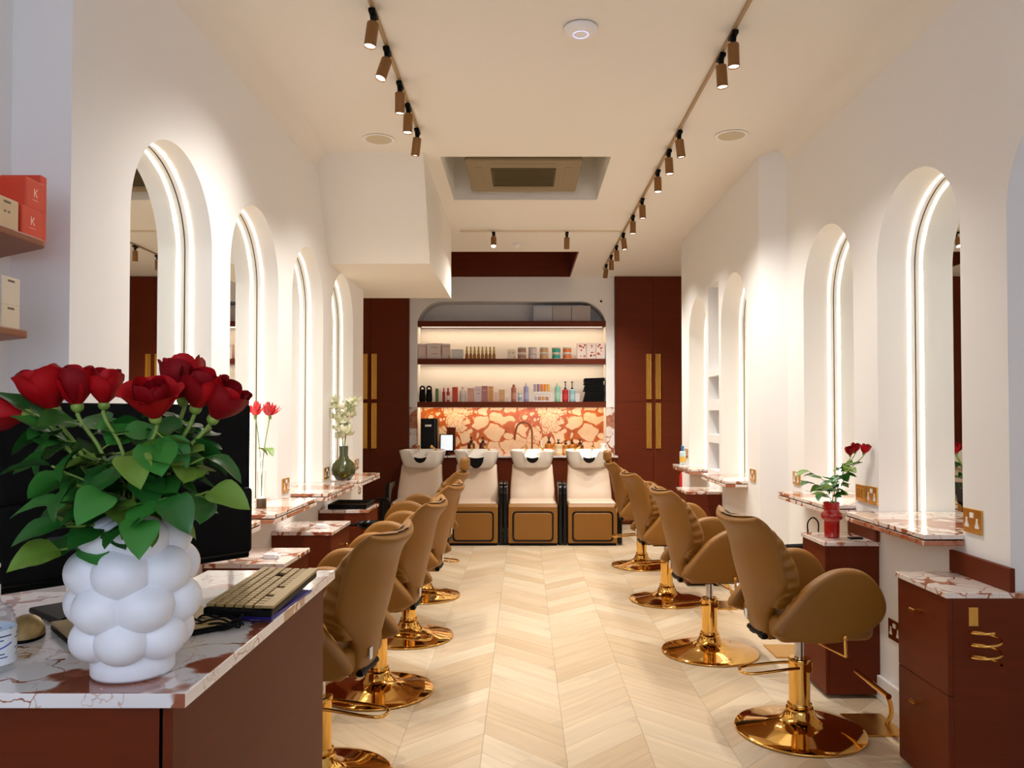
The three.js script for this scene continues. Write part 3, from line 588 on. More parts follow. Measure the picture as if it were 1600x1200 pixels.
[[0.13, 0.389], [0.391, 0.648], [0.65, 0.906]].forEach(([a, b], i) => carton(a, b, S1, 0.215, ['#b9bcc4', '#b3adaa', '#b5aca8'][i], ['grey storage box on top shelf, farthest from the rounded corner', 'grey storage box on top shelf between two others', 'grey storage box on top shelf nearest the rounded corner'][i], 'grey boxes on the top shelf', { d: 0.2, z: -BACK - 0.16 }));
carton(-1.42, -1.305, S2, 0.205, '#e6cfc8', 'pale pink carton against the niche side on tub shelf', 'pale pink cartons', { bands: [[0.05, 0.95, 0.82, 0.86, '#b58e86'], [0.9, 0.97, 0.2, 0.85, '#a5786a']] });
carton(-1.303, -1.102, S2, 0.21, '#eadad2', 'wide pale pink carton between two narrow pink cartons', 'pale pink cartons', { bands: [[0.3, 0.75, 0.72, 0.78, '#c9a99a'], [0.3, 0.75, 0.3, 0.36, '#c9a99a'], [0.93, 0.98, 0.2, 0.85, '#a5786a']] });
carton(-1.1, -0.99, S2, 0.205, '#e8d2cb', 'pale pink carton next to the plain white box', 'pale pink cartons', { bands: [[0.1, 0.9, 0.8, 0.85, '#c39a90'], [0.8, 0.9, 0.05, 0.25, '#b58e86']] });
carton(-0.972, -0.815, S2, 0.13, '#d9dcd8', 'plain white-grey box between pink cartons and gold ampoules');
for (let i = 0; i < 8; i++) {
  const o = thing('ampoule', 'amber ampoule with gold cap in the row on the niche shelf', 'ampoule', [-0.765 + i * 0.0525, S2, zS + 0.03], 0, 'row of gold ampoules');
  part('bottle_body', lathe([[0, 0], [0.02, 0], [0.0215, 0.004], [0.0215, 0.055], [0.012, 0.075], [0.012, 0.08], [0, 0.08]], 16), tint('#b07a2a', 0.25), o);
  part('cap', lathe([[0, 0.08], [0.014, 0.08], [0.016, 0.11], [0.010, 0.125], [0.012, 0.165], [0, 0.168]], 16), tint('#c9ad52', 0.3), o);
}
carton(-0.218, -0.106, S2, 0.13, '#efe2cf', 'cream carton with faint print between ampoules and tubs', undefined, { bands: [[0.15, 0.4, 0.55, 0.75, '#d7c4ac'], [0.55, 0.85, 0.5, 0.75, '#d7c4ac'], [0.8, 0.92, 0.1, 0.25, '#b9785a']] });
[[-0.022, '#b48a78', 'mauve-brown'], [0.123, '#e2d2d4', 'pale lilac'], [0.278, '#d8a878', 'tan'], [0.443, '#3aa590', 'teal'], [0.59, '#e2783c', 'orange']].forEach(([x, c, n], i) => {
  for (let k = 0; k < 2; k++) {
    const o = thing('cream_tub', (k ? 'upper' : 'lower') + ' white tub with ' + n + ' band in a stack of two', 'tub', [x, S2 + k * 0.082, zS], 0, 'stacked product tubs');
    part('tub', lathe([[0, 0], [0.053, 0], [0.056, 0.004], [0.056, 0.06], [0, 0.06]], 28), tint('#efe6da', 0.4), o);
    part('lid', lathe([[0, 0.06], [0.058, 0.06], [0.058, 0.078], [0.055, 0.081], [0, 0.081]], 28), tint('#f1e9de', 0.4), o);
    part('label_band', lathe([[0.0568, 0.008], [0.0568, 0.056]], 28), tint(c, 0.5), o, n + ' band');
  }
});
[[0.72, 0.845], [0.847, 0.975], [0.977, 1.1]].forEach(([a, b], i) => {
  const o = carton(a, b, S2, 0.21, '#f0ddd2', ['white carton with red flower print, beside the orange tubs', 'white carton with red flower print, between two like it', 'white carton with red flower print, against the niche side'][i], 'red flower print cartons', { d: 0.1 });
  for (let k = 0; k < 7; k++) { const px = rr(-0.045, 0.045), py = rr(0.03, 0.19), r = rr(0.008, 0.02); part('print', new THREE.CircleGeometry(r, 7).translate(px, py, 0.0508), tint(['#c2452f', '#d9775a', '#a8352a'][k % 3], 0.6), o); }
});
// lower shelf
for (const [i, x] of [[0, -1.365], [1, -1.275]]) {
  const o = thing('black_pouch', i ? 'black drawstring pouch next to the green carton' : 'black drawstring pouch against the niche side', 'pouch', [x, S3, zS + 0.02], 0, 'black pouches');
  part('pouch_body', loft([[0.036, 0], [0.044, 0.02], [0.043, 0.09], [0.036, 0.15], [0.02, 0.17]].map(([r, y]) => { const a = []; for (let k = 0; k < 20; k++) { const t = -k / 20 * Math.PI * 2; a.push(V(Math.cos(t) * r * (1 + 0.05 * Math.sin(3 * t)), y, Math.sin(t) * r * 0.8)); } return a; })), M.black, o);
  part('loop', tube([[-0.028, 0.14, 0], [-0.024, 0.195, 0], [0, 0.21, 0], [0.024, 0.195, 0], [0.03, 0.13, 0]], 0.011, 24, 8), M.black, o);
}
carton(-1.193, -1.15, S3, 0.18, '#5b7c38', 'slim green carton beside the black pouches');
carton(-1.148, -1.108, S3, 0.165, '#efe6dc', 'slim white carton between green carton and red bottles');
bottle('spray_bottle', -1.078, S3, 0.02, 0.19, '#b3242a', '#b3242a', 'slim red bottle next to the slim white carton', { shoulder: 0.75 });
bottle('spray_bottle', -1.02, S3, 0.022, 0.19, '#c23a34', '#b3242a', 'slim red bottle with white label beside the orange-red carton', { band: '#f1e8e2', shoulder: 0.75 });
carton(-0.963, -0.888, S3, 0.2, '#cf4428', 'tall orange-red carton on the bottle shelf');
bottle('lotion_bottle', -0.82, S3, 0.045, 0.205, '#e9e2d6', '#f0e8dc', 'wide white bottle beside the orange-red carton', { band: '#d8d4cb' });
carton(-0.757, -0.668, S3, 0.185, '#dfa897', 'salmon pink carton beside the wide white bottle');
carton(-0.658, -0.57, S3, 0.21, '#e6cdd0', 'tall pale lilac-pink carton on the bottle shelf', undefined, { bands: [[0.2, 0.8, 0.75, 0.8, '#c8a3ac'], [0.4, 0.75, 0.5, 0.56, '#b58a98']] });
carton(-0.566, -0.482, S3, 0.215, '#b47674', 'tall mauve carton on the bottle shelf', undefined, { bands: [[0.2, 0.8, 0.7, 0.75, '#dcb2ac']] });
carton(-0.476, -0.408, S3, 0.21, '#d99a58', 'tall amber-orange carton on the bottle shelf', undefined, { bands: [[0.2, 0.8, 0.75, 0.79, '#efc28a']] });
carton(-0.402, -0.34, S3, 0.13, '#ecc7b4', 'short peach carton between orange and tan cartons');
carton(-0.332, -0.252, S3, 0.165, '#d9ab7c', 'tan carton behind the tiny pink boxes');
carton(-0.247, -0.2, S3, 0.07, '#eed3c8', 'tiny pale pink carton beside the tan carton');
bottle('shampoo_bottle', -0.132, S3, 0.035, 0.235, '#b5705c', '#a8624e', 'tall terracotta bottle on the bottle shelf', { band: '#cf9482', shoulder: 0.86 });
bottle('cream_can', -0.048, S3, 0.03, 0.125, '#dfe3ea', '#eef0f2', 'small white can between terracotta and lilac bottles', { shoulder: 0.85, neck: 0.8, band: '#a9b6c8' });
bottle('shampoo_bottle', 0.037, S3, 0.034, 0.255, '#9d9cc0', '#e4dfe4', 'tall lilac-blue bottle with white cap', { band: '#b5b3d0', shoulder: 0.84 });
{
  const o = thing('sample_stand', 'white two-level sample stand with small jars', 'stand', [0.245, S3, zS], 0);
  part('lower_tray', rbox(0.26, 0.018, 0.1, 0.004, 0, 0.009, 0), M.white, o); part('upper_tray', rbox(0.26, 0.014, 0.1, 0.004, 0, 0.115, 0), M.white, o);
  for (const x of [-0.125, 0.125]) part('side_support', rbox(0.008, 0.11, 0.1, 0.002, x, 0.06, 0), M.white, o);
  ['#b9b2b8', '#c88a62', '#d9a05a', '#b98a7a'].forEach((c, i) => {
    const j = thing('sample_jar', 'small jar in the lower level of the white stand', 'jar', [0.17 + i * 0.05, S3 + 0.018, zS + 0.015], 0, 'jars in the sample stand');
    part('jar', lathe([[0, 0], [0.018, 0], [0.02, 0.003], [0.02, 0.05], [0, 0.05]], 18), tint(c, 0.35), j); part('lid', lathe([[0, 0.05], [0.021, 0.05], [0.021, 0.068], [0, 0.069]], 18), tint('#efe9e2', 0.4), j);
  });
  [['#a89aa8', 0.155], ['#94748c', 0.2], ['#d9722e', 0.245], ['#e2882c', 0.29], ['#dda83a', 0.335]].forEach(([c, x], i) => {
    const t = thing('hair_colour_tube', ['grey-lilac', 'purple', 'dark orange', 'orange', 'yellow'][i] + ' tube standing on top of the white stand', 'tube', [x, S3 + 0.122, zS], 0);
    part('cap', cyl(0.014, 0.014, 0.02, 0, 0, 0, 14), tint('#e9e2da', 0.4), t);
    part('tube_body', loft([0, 0.25, 0.5, 0.75, 1].map(v => { const a = []; for (let k = 0; k < 16; k++) { const th = -k / 16 * Math.PI * 2; a.push(V(Math.cos(th) * (0.017 + 0.003 * v), 0.02 + v * 0.098, Math.sin(th) * (0.017 - 0.014 * v))); } return a; })), tint(c, 0.4), t);
  });
}
bottle('shampoo_bottle', 0.46, S3, 0.039, 0.255, '#8fc7ac', '#e2ddca', 'mint green bottle with pale cap', { band: '#a5d4bc', shoulder: 0.84 });
bottle('pump_bottle', 0.565, S3, 0.042, 0.275, '#b3262a', '#17120f', 'dark red pump bottle with black pump', { pump: true, shoulder: 0.62, neck: 0.34, band: '#c8393a' });
bottle('pump_bottle', 0.658, S3, 0.041, 0.275, '#93bcc6', '#17120f', 'light blue pump bottle with black pump', { pump: true, shoulder: 0.62, neck: 0.34, band: '#a9ccd2' });
for (let k = 0; k < 7; k++) {
  const w = 0.28 - (k % 3) * 0.008, off = ((k * 37) % 5 - 2) * 0.004;
  const t = thing('folded_towel', k === 6 ? 'topmost folded black towel of the stack in the niche' : k ? 'folded black towel in the middle of the niche stack' : 'lowest folded black towel of the stack in the niche', 'towel', [0.955 + off, S3 + k * 0.046, zS - 0.02], 0, 'stacked black towels');
  part('folded_layers', [rbox(w, 0.0225, 0.2, 0.011, 0, 0.0113, 0, 3), rbox(w - 0.006, 0.0225, 0.196, 0.011, 0.003, 0.0338, 0, 3)], M.rubber, t);
  if (k === 6) t.rotation.z = 0.03;
}
// things on the wash counter
const yC = 0.93, zC = -10.42;
{
  const o = thing('coffee_machine', 'tall black coffee machine on the wash counter', 'coffee machine', [-1.25, yC, zC]);
  part('housing', [rbox(0.225, 0.48, 0.22, 0.01, 0, 0.24, -0.02)], M.blackGloss, o); part('front_edge', rbox(0.012, 0.46, 0.02, 0.003, 0.08, 0.24, 0.095), tint('#3a3c3e', 0.25), o); part('badge', rbox(0.085, 0.028, 0.003, 0.001, -0.01, 0.385, 0.091), tint('#eeeae4', 0.5), o, 'white badge');
  part('drip_tray', rbox(0.2, 0.03, 0.08, 0.005, 0, 0.015, 0.12), M.black, o);
  const b = thing('wooden_box', 'dark red-brown upright box behind the tablet', 'box', [-0.965, yC, zC]);
  part('box_body', metricUV(rbox(0.11, 0.36, 0.12, 0.004, 0, 0.18, -0.04)), M.red, b);
  const t = thing('tablet_stand', 'black tablet on a stand with a white lit screen', 'tablet', [-1.0, yC, -10.16]);
  part('tablet_case', rbox(0.19, 0.235, 0.012, 0.006, 0, 0.16, 0).rotateX(-0.12), M.black, t); part('screen', rbox(0.155, 0.2, 0.002, 0.001, 0, 0.165, 0.0065).rotateX(-0.12), M.screen, t, 'white lit screen'); part('foot', [rbox(0.1, 0.012, 0.08, 0.004, 0, 0.006, 0), rbox(0.03, 0.06, 0.02, 0.004, 0, 0.035, -0.01)], M.black, t);
  ledLight(0, 0.165, 0.012, 0.15, 0.19, [0, 0, 1], [0.86, 0.94, 1], 0.9, t);
  const f = thing('arched_tap', 'arched copper-brown kitchen tap against the veined splashback', 'tap', [0, yC, zC]);
  part('spout', tube([[0.11, 0.02, 0], [0.115, 0.2, 0], [0.105, 0.34, 0], [0.055, 0.415, 0], [-0.02, 0.425, 0], [-0.08, 0.385, 0], [-0.105, 0.3, 0], [-0.118, 0.19, 0]], 0.013, 60, 12), tint('#8a4a24', 0.25), f); part('tap_base', [cyl(0.028, 0.025, 0.05, 0.11, 0, 0, 20), rod([0.13, 0.05, 0], [0.2, 0.075, 0], 0.008)], tint('#8a4a24', 0.25), f);
  const amber = phys({ color: hex('#6d2a12'), roughness: 0.2, clearcoat: 0.4 }), amberL = phys({ color: hex('#b8701f'), roughness: 0.22, clearcoat: 0.4 });
  bottle('pump_bottle', -0.69, yC, 0.05, 0.235, '', '#14100e', 'amber-red pump bottle on the counter, behind the second basin', { mat: amber, pump: true, shoulder: 0.7, z: -10.3, neck: 0.35 });
  bottle('pump_bottle', -0.535, yC, 0.05, 0.235, '', '#14100e', 'amber-red pump bottle closer to the arched tap', { mat: amber, pump: true, shoulder: 0.7, z: -10.3, neck: 0.35 });
  bottle('spray_bottle', 0.232, yC, 0.022, 0.2, '#ece2d2', '#f4efe6', 'thin white spray bottle beside the arched tap', { z: -10.3, shoulder: 0.6 });
  bottle('pump_bottle', 0.335, yC, 0.056, 0.235, '', '#14100e', 'amber pump bottle with bright orange label', { mat: amberL, pump: true, shoulder: 0.66, band: '#e2781c', z: -10.3, neck: 0.4 });
  bottle('pump_bottle', 0.455, yC, 0.05, 0.205, '#d9b888', '#2a2018', 'beige pump bottle with pale label at the counter front', { pump: true, shoulder: 0.72, band: '#e8d6b8', z: -10.22, neck: 0.35 });
  bottle('pump_bottle', 0.555, yC, 0.042, 0.19, '', '#14100e', 'small amber pump bottle beside the beige bottle', { mat: amberL, pump: true, shoulder: 0.72, band: '#e0a850', z: -10.32, neck: 0.4 });
  bottle('pump_bottle', 0.64, yC, 0.045, 0.2, '', '#14100e', 'amber pump bottle with cream label between two amber bottles', { mat: amberL, pump: true, shoulder: 0.72, band: '#e6cfa4', z: -10.32, neck: 0.4 });
  bottle('pump_bottle', 0.745, yC, 0.05, 0.205, '', '#14100e', 'dark amber pump bottle beside the yellow sponge', { mat: amber, pump: true, shoulder: 0.68, band: '#c8862e', z: -10.32, neck: 0.4 });
  solo('sponge', rbox(0.09, 0.05, 0.06, 0.012, 0, 0.025, 0, 3), tint('#d8c23c', 0.9), 'yellow sponge on the wash counter', 'sponge', [0.93, yC, -10.3], undefined, 0.5);
  const w = thing('tissue_bag', 'crumpled white paper bag at the end of the wash counter', 'bag', [1.05, yC, -10.3]);
  part('bag_body', loft([[0.05, 0], [0.058, 0.04], [0.045, 0.09], [0.03, 0.12], [0.036, 0.15]].map(([r, y], j) => { const a = []; for (let k = 0; k < 18; k++) { const t = -k / 18 * Math.PI * 2, q = r * (1 + 0.16 * Math.sin(5 * t + j)); a.push(V(Math.cos(t) * q, y + 0.006 * Math.sin(4 * t), Math.sin(t) * q)); } return a; })), tint('#e9e4dc', 0.7), w);
}

// ------------------------------------------------------------------ ceiling fittings
function spotHead(x, D, lean, pitch, label, group, lit = 1) {
  const o = thing('track_spotlight', label, 'spotlight', [x, CEIL - 0.022, -D], 0, group);
  part('adapter', [rbox(0.032, 0.02, 0.085, 0.004, 0, -0.008, 0), cyl(0.013, 0.016, 0.03, 0, -0.045, 0, 14)], M.black, o, 'black track adapter');
  const h = new THREE.Group(); h.name = 'lamp_head'; h.position.set(0, -0.045, 0); h.rotation.set(pitch, 0, lean); o.add(h);
  part('housing', lathe([[0, -0.004], [0.024, -0.004], [0.0275, -0.009], [0.0275, -0.118], [0.0255, -0.118], [0.0245, -0.108], [0, -0.108]], 28), M.bronze, h, 'bronze cylinder housing');
  part('lens', new THREE.CylinderGeometry(0.0242, 0.0242, 0.004, 24).translate(0, -0.110, 0), M.lampFace, h, 'glowing lamp face');
  const l = new THREE.SpotLight(new THREE.Color().setRGB(...WARM), SPOT_POWER * lit, 0, 1.0, 1.0, 2); l.position.set(0, -0.1135, 0); l.castShadow = true; l.shadow.radius = 1;
  h.add(l); const t = new THREE.Object3D(); t.name = 'aim'; t.position.set(0, -2, 0); h.add(t); l.target = t;
  return o;
}
function track(name, label, x0, x1, D0, D1, c = '#a88a62') {
  const g = [rspan(x0, x1, CEIL - 0.016, CEIL, -D1, -D0, 0.002)];
  solo('ceiling_track', g, tint(c, 0.5), label, 'track');
}
track('', 'short ceiling track ending beside the air conditioner recess', -0.694, -0.676, -0.8, 5.08);
track('', 'long ceiling track running to the tall right cupboard', 1.001, 1.019, -0.8, 9.85);
track('', 'cross ceiling track in front of the dark red ceiling recess', -0.64, 1.0, 7.811, 7.829, '#d8c8ac');
const tl = 'bronze spotlight on the short track beside the stair soffit', tr = 'bronze spotlight on the long ceiling track';
[[3.525, -0.12, -0.06], [3.89, -0.26, -0.2], [4.294, -0.02, 0.12], [4.604, -0.03, -0.02], [5.0, -0.14, 0.16]].forEach(([D, lean, p], i) => spotHead(-0.685, D, lean, p, i === 1 ? 'bronze spotlight tilted sideways on the short track' : tl, 'spotlights on the short track'));
[[3.725, 0.02, 0], [3.957, 0.06, 0], [5.034, 0.14, 0.1], [5.396, 0.05, 0], [5.84, 0.0, -0.08], [6.614, 0.05, 0.05], [7.176, 0.0, 0], [7.87, 0.12, 0], [8.446, 0.05, 0.12], [8.96, 0.05, 0.2], [9.5, -0.1, 0.2]].forEach(([D, lean, p]) => spotHead(1.01, D, lean, p, tr, 'spotlights on the long track', D > 6.5 ? 1.15 : 1));
spotHead(-0.3, 7.82, 0, -0.45, 'glaring spotlight on the cross track turned towards the room', 'spotlights on the cross track', 1.6);
spotHead(0.436, 7.82, 0, 0.38, 'bronze spotlight on the cross track turned towards the niche', 'spotlights on the cross track', 1.6);
{
  const o = thing('air_conditioner', 'beige ceiling cassette air conditioner in its recess', 'air conditioner', [0, CEIL, -6.165]);
  const y = 0.012;
  part('cassette', rbox(0.80, 0.2, 0.74, 0.01, 0, y + 0.16, 0), tint('#8f8264', 0.7), o);
  part('panel', [rbox(0.88, 0.035, 0.81, 0.014, 0, y + 0.035, 0, 3)], M.acBody, o);
  part('intake_grille', [rbox(0.5, 0.01, 0.46, 0.004, 0, y + 0.015, 0.0), ...Array.from({ length: 14 }, (_, i) => box(0.47, 0.004, 0.008, 0, y + 0.009, -0.2 + i * 0.031))], M.acGrille, o, 'dark olive intake grille');
  for (const s of [-1, 1]) { part('louvre', rbox(0.05, 0.004, 0.5, 0.002, s * 0.345, y + 0.0165, 0), M.acBody, o); part('louvre', rbox(0.5, 0.004, 0.05, 0.002, 0, y + 0.0165, s * 0.315), M.acBody, o); }
  for (const [x, d, n] of [[-0.975, 5.22, 'round cream ceiling speaker near the short spotlight track'], [1.38, 5.15, 'round cream ceiling speaker near the right side wall']]) {
    const s = thing('ceiling_speaker', n, 'speaker', [x, CEIL, -d]); part('rim', lathe([[0.088, 0], [0.108, -0.002], [0.11, -0.006], [0.10, -0.008], [0.088, -0.006]], 40), M.white, s); part('grille', cyl(0.09, 0.09, 0.005, 0, -0.006, 0, 40), M.speaker, s);
  }
  const w = thing('access_point', 'round white ceiling access point with a violet light ring', 'access point', [0.274, CEIL, -3.71]);
  part('disc', lathe([[0, -0.034], [0.045, -0.034], [0.07, -0.027], [0.082, -0.012], [0.082, 0], [0, 0]], 48), M.white, w); part('light_ring', new THREE.TorusGeometry(0.036, 0.0022, 8, 48).rotateX(Math.PI / 2).translate(0, -0.0345, 0), M.ring, w, 'violet light ring');
  const d = thing('smoke_detector', 'small white detector on the ceiling by the red recess', 'detector', [-0.07, CEIL, -8.45]); part('housing', lathe([[0, -0.03], [0.03, -0.03], [0.045, -0.015], [0.048, 0], [0, 0]], 28), M.white, d); part('sensor', cyl(0.01, 0.008, 0.012, 0, -0.042, 0, 12), M.white, d);
  const c = thing('dome_camera', 'tiny black dome camera under the end of the long track', 'camera', [1.04, 2.98, -BACK]); part('mount', cyl(0.016, 0.016, 0.012, 0, 0, 0, 16).rotateX(Math.PI / 2), M.white, c); part('dome', ball(0.016, 0, 0, 0.014, 14), M.blackGloss, c);
}

// ------------------------------------------------------------------ sockets and the recessed wall shelves' contents
function socket(x, y, D, side, label, w = 0.135, h = 0.088, vent = false) {
  const o = thing('wall_socket', label, 'socket', [x, y, -D], side > 0 ? -Math.PI / 2 : Math.PI / 2, 'brass wall sockets');
  part('plate', rbox(w, h, 0.008, 0.003, 0, 0, 0.004), M.brassPlate, o);
  if (vent) { for (let i = 0; i < 4; i++) part('switch', rbox(0.018, 0.055, 0.006, 0.002, -0.042 + i * 0.028, 0, 0.009), M.brassPlate, o); return; }
  for (const s of [-1, 1]) part('outlet', [box(0.009, 0.02, 0.002, s * 0.036, 0.004, 0.0085), box(0.026, 0.012, 0.002, s * 0.036, -0.02, 0.0085), box(0.016, 0.012, 0.002, s * 0.036, -0.01, 0.0085)], M.white, o, 'white outlet insert');
  part('switch', rbox(0.026, 0.022, 0.004, 0.002, 0, 0.024, 0.009), M.white, o, 'white rocker switch');
}
socket(XR, 1.02, 3.183, 1, 'brass double socket above the brass hook cabinet', 0.13, 0.1);
socket(XR, 1.03, 4.10, 1, 'brass double socket behind the roses in red vase', 0.12, 0.095);
socket(XR, 1.03, 4.235, 1, 'brass four-gang switch plate behind the roses in red vase', 0.12, 0.09, true);
socket(XR, 1.03, 5.23, 1, 'brass double socket between red vase mirror and pillar');
socket(XR2, 1.01, 5.75, 1, 'brass double socket on the pillar wall');
socket(XR2, 1.06, 8.09, 1, 'brass double socket next to the tall right cupboard');
socket(XR, 0.39, 3.86, 1, 'brass double socket low on the wall above the skirting', 0.13, 0.1);
socket(XL, 1.018, 3.82, -1, 'brass double socket between the monitor and the carnations');
socket(XL, 1.018, 4.84, -1, 'brass double socket between the carnations and the next mirror');
socket(XL, 1.018, 5.84, -1, 'brass double socket beside the white orchid vase');
socket(XL, 1.02, 6.9, -1, 'brass double socket at the end of the left side wall');
socket(XL, 0.79, 7.02, -1, 'brass double socket below counter height by the left cupboard', 0.07, 0.09);
bottle('spray_bottle', XR2 + 0.07, 1.85, 0.035, 0.24, '#e6e2dc', '#d9603a', 'white spray bottle with orange cap in the tallest wall opening', { z: -6.86, shoulder: 0.7, band: '#6d8fae' });
{
  const f = thing('framed_card', 'small framed picture in the second wall opening', 'frame', [XR2 + 0.08, 1.59, -6.85], -Math.PI / 2); part('frame', rbox(0.1, 0.15, 0.012, 0.003, 0, 0.075, 0), tint('#9a7440', 0.5), f); part('picture', box(0.08, 0.13, 0.002, 0, 0.075, 0.0065), tint('#5a5348', 0.6), f);
  bottle('spray_bottle', XR2 + 0.08, 1.28, 0.025, 0.14, '#cfd6da', '#3a3a3c', 'small grey bottle in the third wall opening', { z: -6.82 });
  const b = thing('hand_mirror', 'black hand mirror leaning in the lowest wall opening', 'hand mirror', [XR2 + 0.075, 0.965, -6.86], -Math.PI / 2); part('handle', rbox(0.03, 0.1, 0.014, 0.006, 0, 0.05, 0), M.black, b); part('mirror_frame', [new THREE.CylinderGeometry(0.06, 0.06, 0.014, 32).rotateX(Math.PI / 2).translate(0, 0.15, 0)], M.black, b);
  bottle('spray_bottle', 1.60, CT, 0.03, 0.19, '#bcd2dc', '#2c7ab0', 'clear bottle with blue cap on the counter by the tall cupboard', { z: -7.86, shoulder: 0.72, band: '#d8b048' });
  const e = thing('fire_extinguisher', 'red fire extinguisher beside the end of the right wall', 'extinguisher', [1.768, 0.45, -8.5]);
  part('cylinder', lathe([[0, 0], [0.07, 0], [0.075, 0.01], [0.075, 0.34], [0.05, 0.39], [0.02, 0.41], [0, 0.41]], 28), tint('#c01a1c', 0.3), e); part('valve', [cyl(0.018, 0.018, 0.04, 0, 0.41, 0, 14), rbox(0.1, 0.012, 0.02, 0.003, 0.02, 0.455, 0)], M.black, e); part('wall_bracket', rbox(0.06, 0.45, 0.06, 0.004, 0, -0.225, 0), M.black, e);
}

// ------------------------------------------------------------------ leaves and roses
function leafGeo(len, wid, curl, fold) {
  const nu = 8, nv = 4, pos = [], uv = [], idx = [];
  for (let i = 0; i <= nu; i++) { const t = i / nu, w = wid * Math.pow(Math.sin(Math.PI * Math.pow(t, 0.8)), 0.75) * (1 - 0.15 * t) * 0.5; for (let j = 0; j <= nv; j++) { const s = j / nv * 2 - 1; pos.push(t * len, -curl * t * t * len + fold * Math.abs(s) * w + 0.02 * wid * Math.sin(i * 1.7) * s, s * w); uv.push(t, j / nv); } }
  for (let i = 0; i < nu; i++) for (let j = 0; j < nv; j++) { const a = i * (nv + 1) + j; idx.push(a, a + 1, a + nv + 2, a, a + nv + 2, a + nv + 1); }
  const g = new THREE.BufferGeometry(); g.setAttribute('position', new THREE.Float32BufferAttribute(pos, 3)); g.setAttribute('uv', new THREE.Float32BufferAttribute(uv, 2)); g.setIndex(idx); g.computeVertexNormals(); return g;
}
const leafGeos = [leafGeo(0.074, 0.058, 0.15, 0.25), leafGeo(0.066, 0.056, 0.4, 0.35), leafGeo(0.082, 0.058, -0.1, 0.3), leafGeo(0.058, 0.048, 0.25, 0.2)];
function petalGeo(layer) {                                               // one petal of a rose of unit radius
  const nu = 8, nv = 8, pos = [], idx = [];
  const spanA = [2.2, 1.9, 1.75, 1.75][layer];
  for (let i = 0; i <= nv; i++) for (let j = 0; j <= nu; j++) {
    const v = i / nv, u = j / nu * 2 - 1, a = u * spanA / 2 * (1 - 0.18 * v * v);
    const round = 1 - 0.16 * Math.pow(Math.abs(u), 3) * v + (layer === 2 ? 0.05 * v * (1 - Math.abs(u)) : 0);
    let r, y = v * round * [1.85, 1.95, 1.85, 1.6][layer];
    if (layer === 0) r = 0.18 + 0.44 * Math.sin(Math.min(1, v * 1.3) * 1.5) - 0.14 * v * v;
    else if (layer === 1) r = 0.2 + 0.66 * Math.sin(Math.min(1, v * 1.2) * 1.45) - 0.1 * v * v * v;
    else if (layer === 2) { r = 0.2 + 0.80 * Math.sin(Math.min(1, v * 1.35) * 1.5) - 0.16 * v * v + 0.14 * Math.pow(v, 9); y -= 0.05 * Math.pow(v, 8); }
    else { r = 0.2 + 0.76 * Math.sin(Math.min(1, v * 1.25) * 1.5) + 0.34 * Math.pow(v, 5); y -= 0.14 * Math.pow(v, 7); }
    r += 0.03 * Math.sin(u * 5) * v;
    pos.push(Math.cos(a) * r, y, Math.sin(a) * r);
  }
  for (let i = 0; i < nv; i++) for (let j = 0; j < nu; j++) { const a = i * (nu + 1) + j; idx.push(a, a + nu + 1, a + nu + 2, a, a + nu + 2, a + 1); }
  const g = new THREE.BufferGeometry(); g.setAttribute('position', new THREE.Float32BufferAttribute(pos, 3)); g.setAttribute('uv', new THREE.Float32BufferAttribute(new Float32Array(pos.length / 3 * 2), 2)); g.setIndex(idx); g.computeVertexNormals(); return g;
}
const petals = [0, 1, 2, 3].map(petalGeo);
const sepalGeo = leafGeo(1.25, 0.5, -0.55, 0.2);
function bloom(parent, at, dir, R, open = 1) {                            // a rose head: rolled heart, two rings of petals, green sepals
  const h = new THREE.Group(); h.name = 'bloom'; h.position.copy(at); h.quaternion.setFromUnitVectors(V(0, 1, 0), dir.clone().normalize()); h.scale.setScalar(R); parent.add(h);
  const a0 = rr(0, 6.28);
  [[0, 3, 0.92], [0, 3, 0.7], [1, 4, 1], [1, 3, 0.86], [open > 1.05 ? 3 : 2, 5, open]].forEach(([l, n, k], li) => { for (let i = 0; i < n; i++) { const p = part('petal', petals[l], li % 2 || rnd() < 0.4 ? M.petalB : M.petalA, h); p.rotation.y = a0 + li * 0.7 + i * Math.PI * 2 / n + rr(-0.12, 0.12); p.scale.set(k, (li === 1 ? 0.96 : k * 0.5 + 0.5) * rr(0.95, 1.05), k); p.rotation.z = l === 2 ? -rr(0, 0.12) : 0; } });
  part('hip', ball(0.3, 0, -0.08, 0, 12), M.stem, h, 'green base of the bloom');
  for (let i = 0; i < 5; i++) { const s = part('sepal', sepalGeo, M.leafC, h); s.rotation.set(0, a0 + i * 1.257, 0); s.rotation.order = 'YXZ'; s.rotateZ(rr(0.5, 0.9)); s.position.y = -0.02; }
  return h;
}
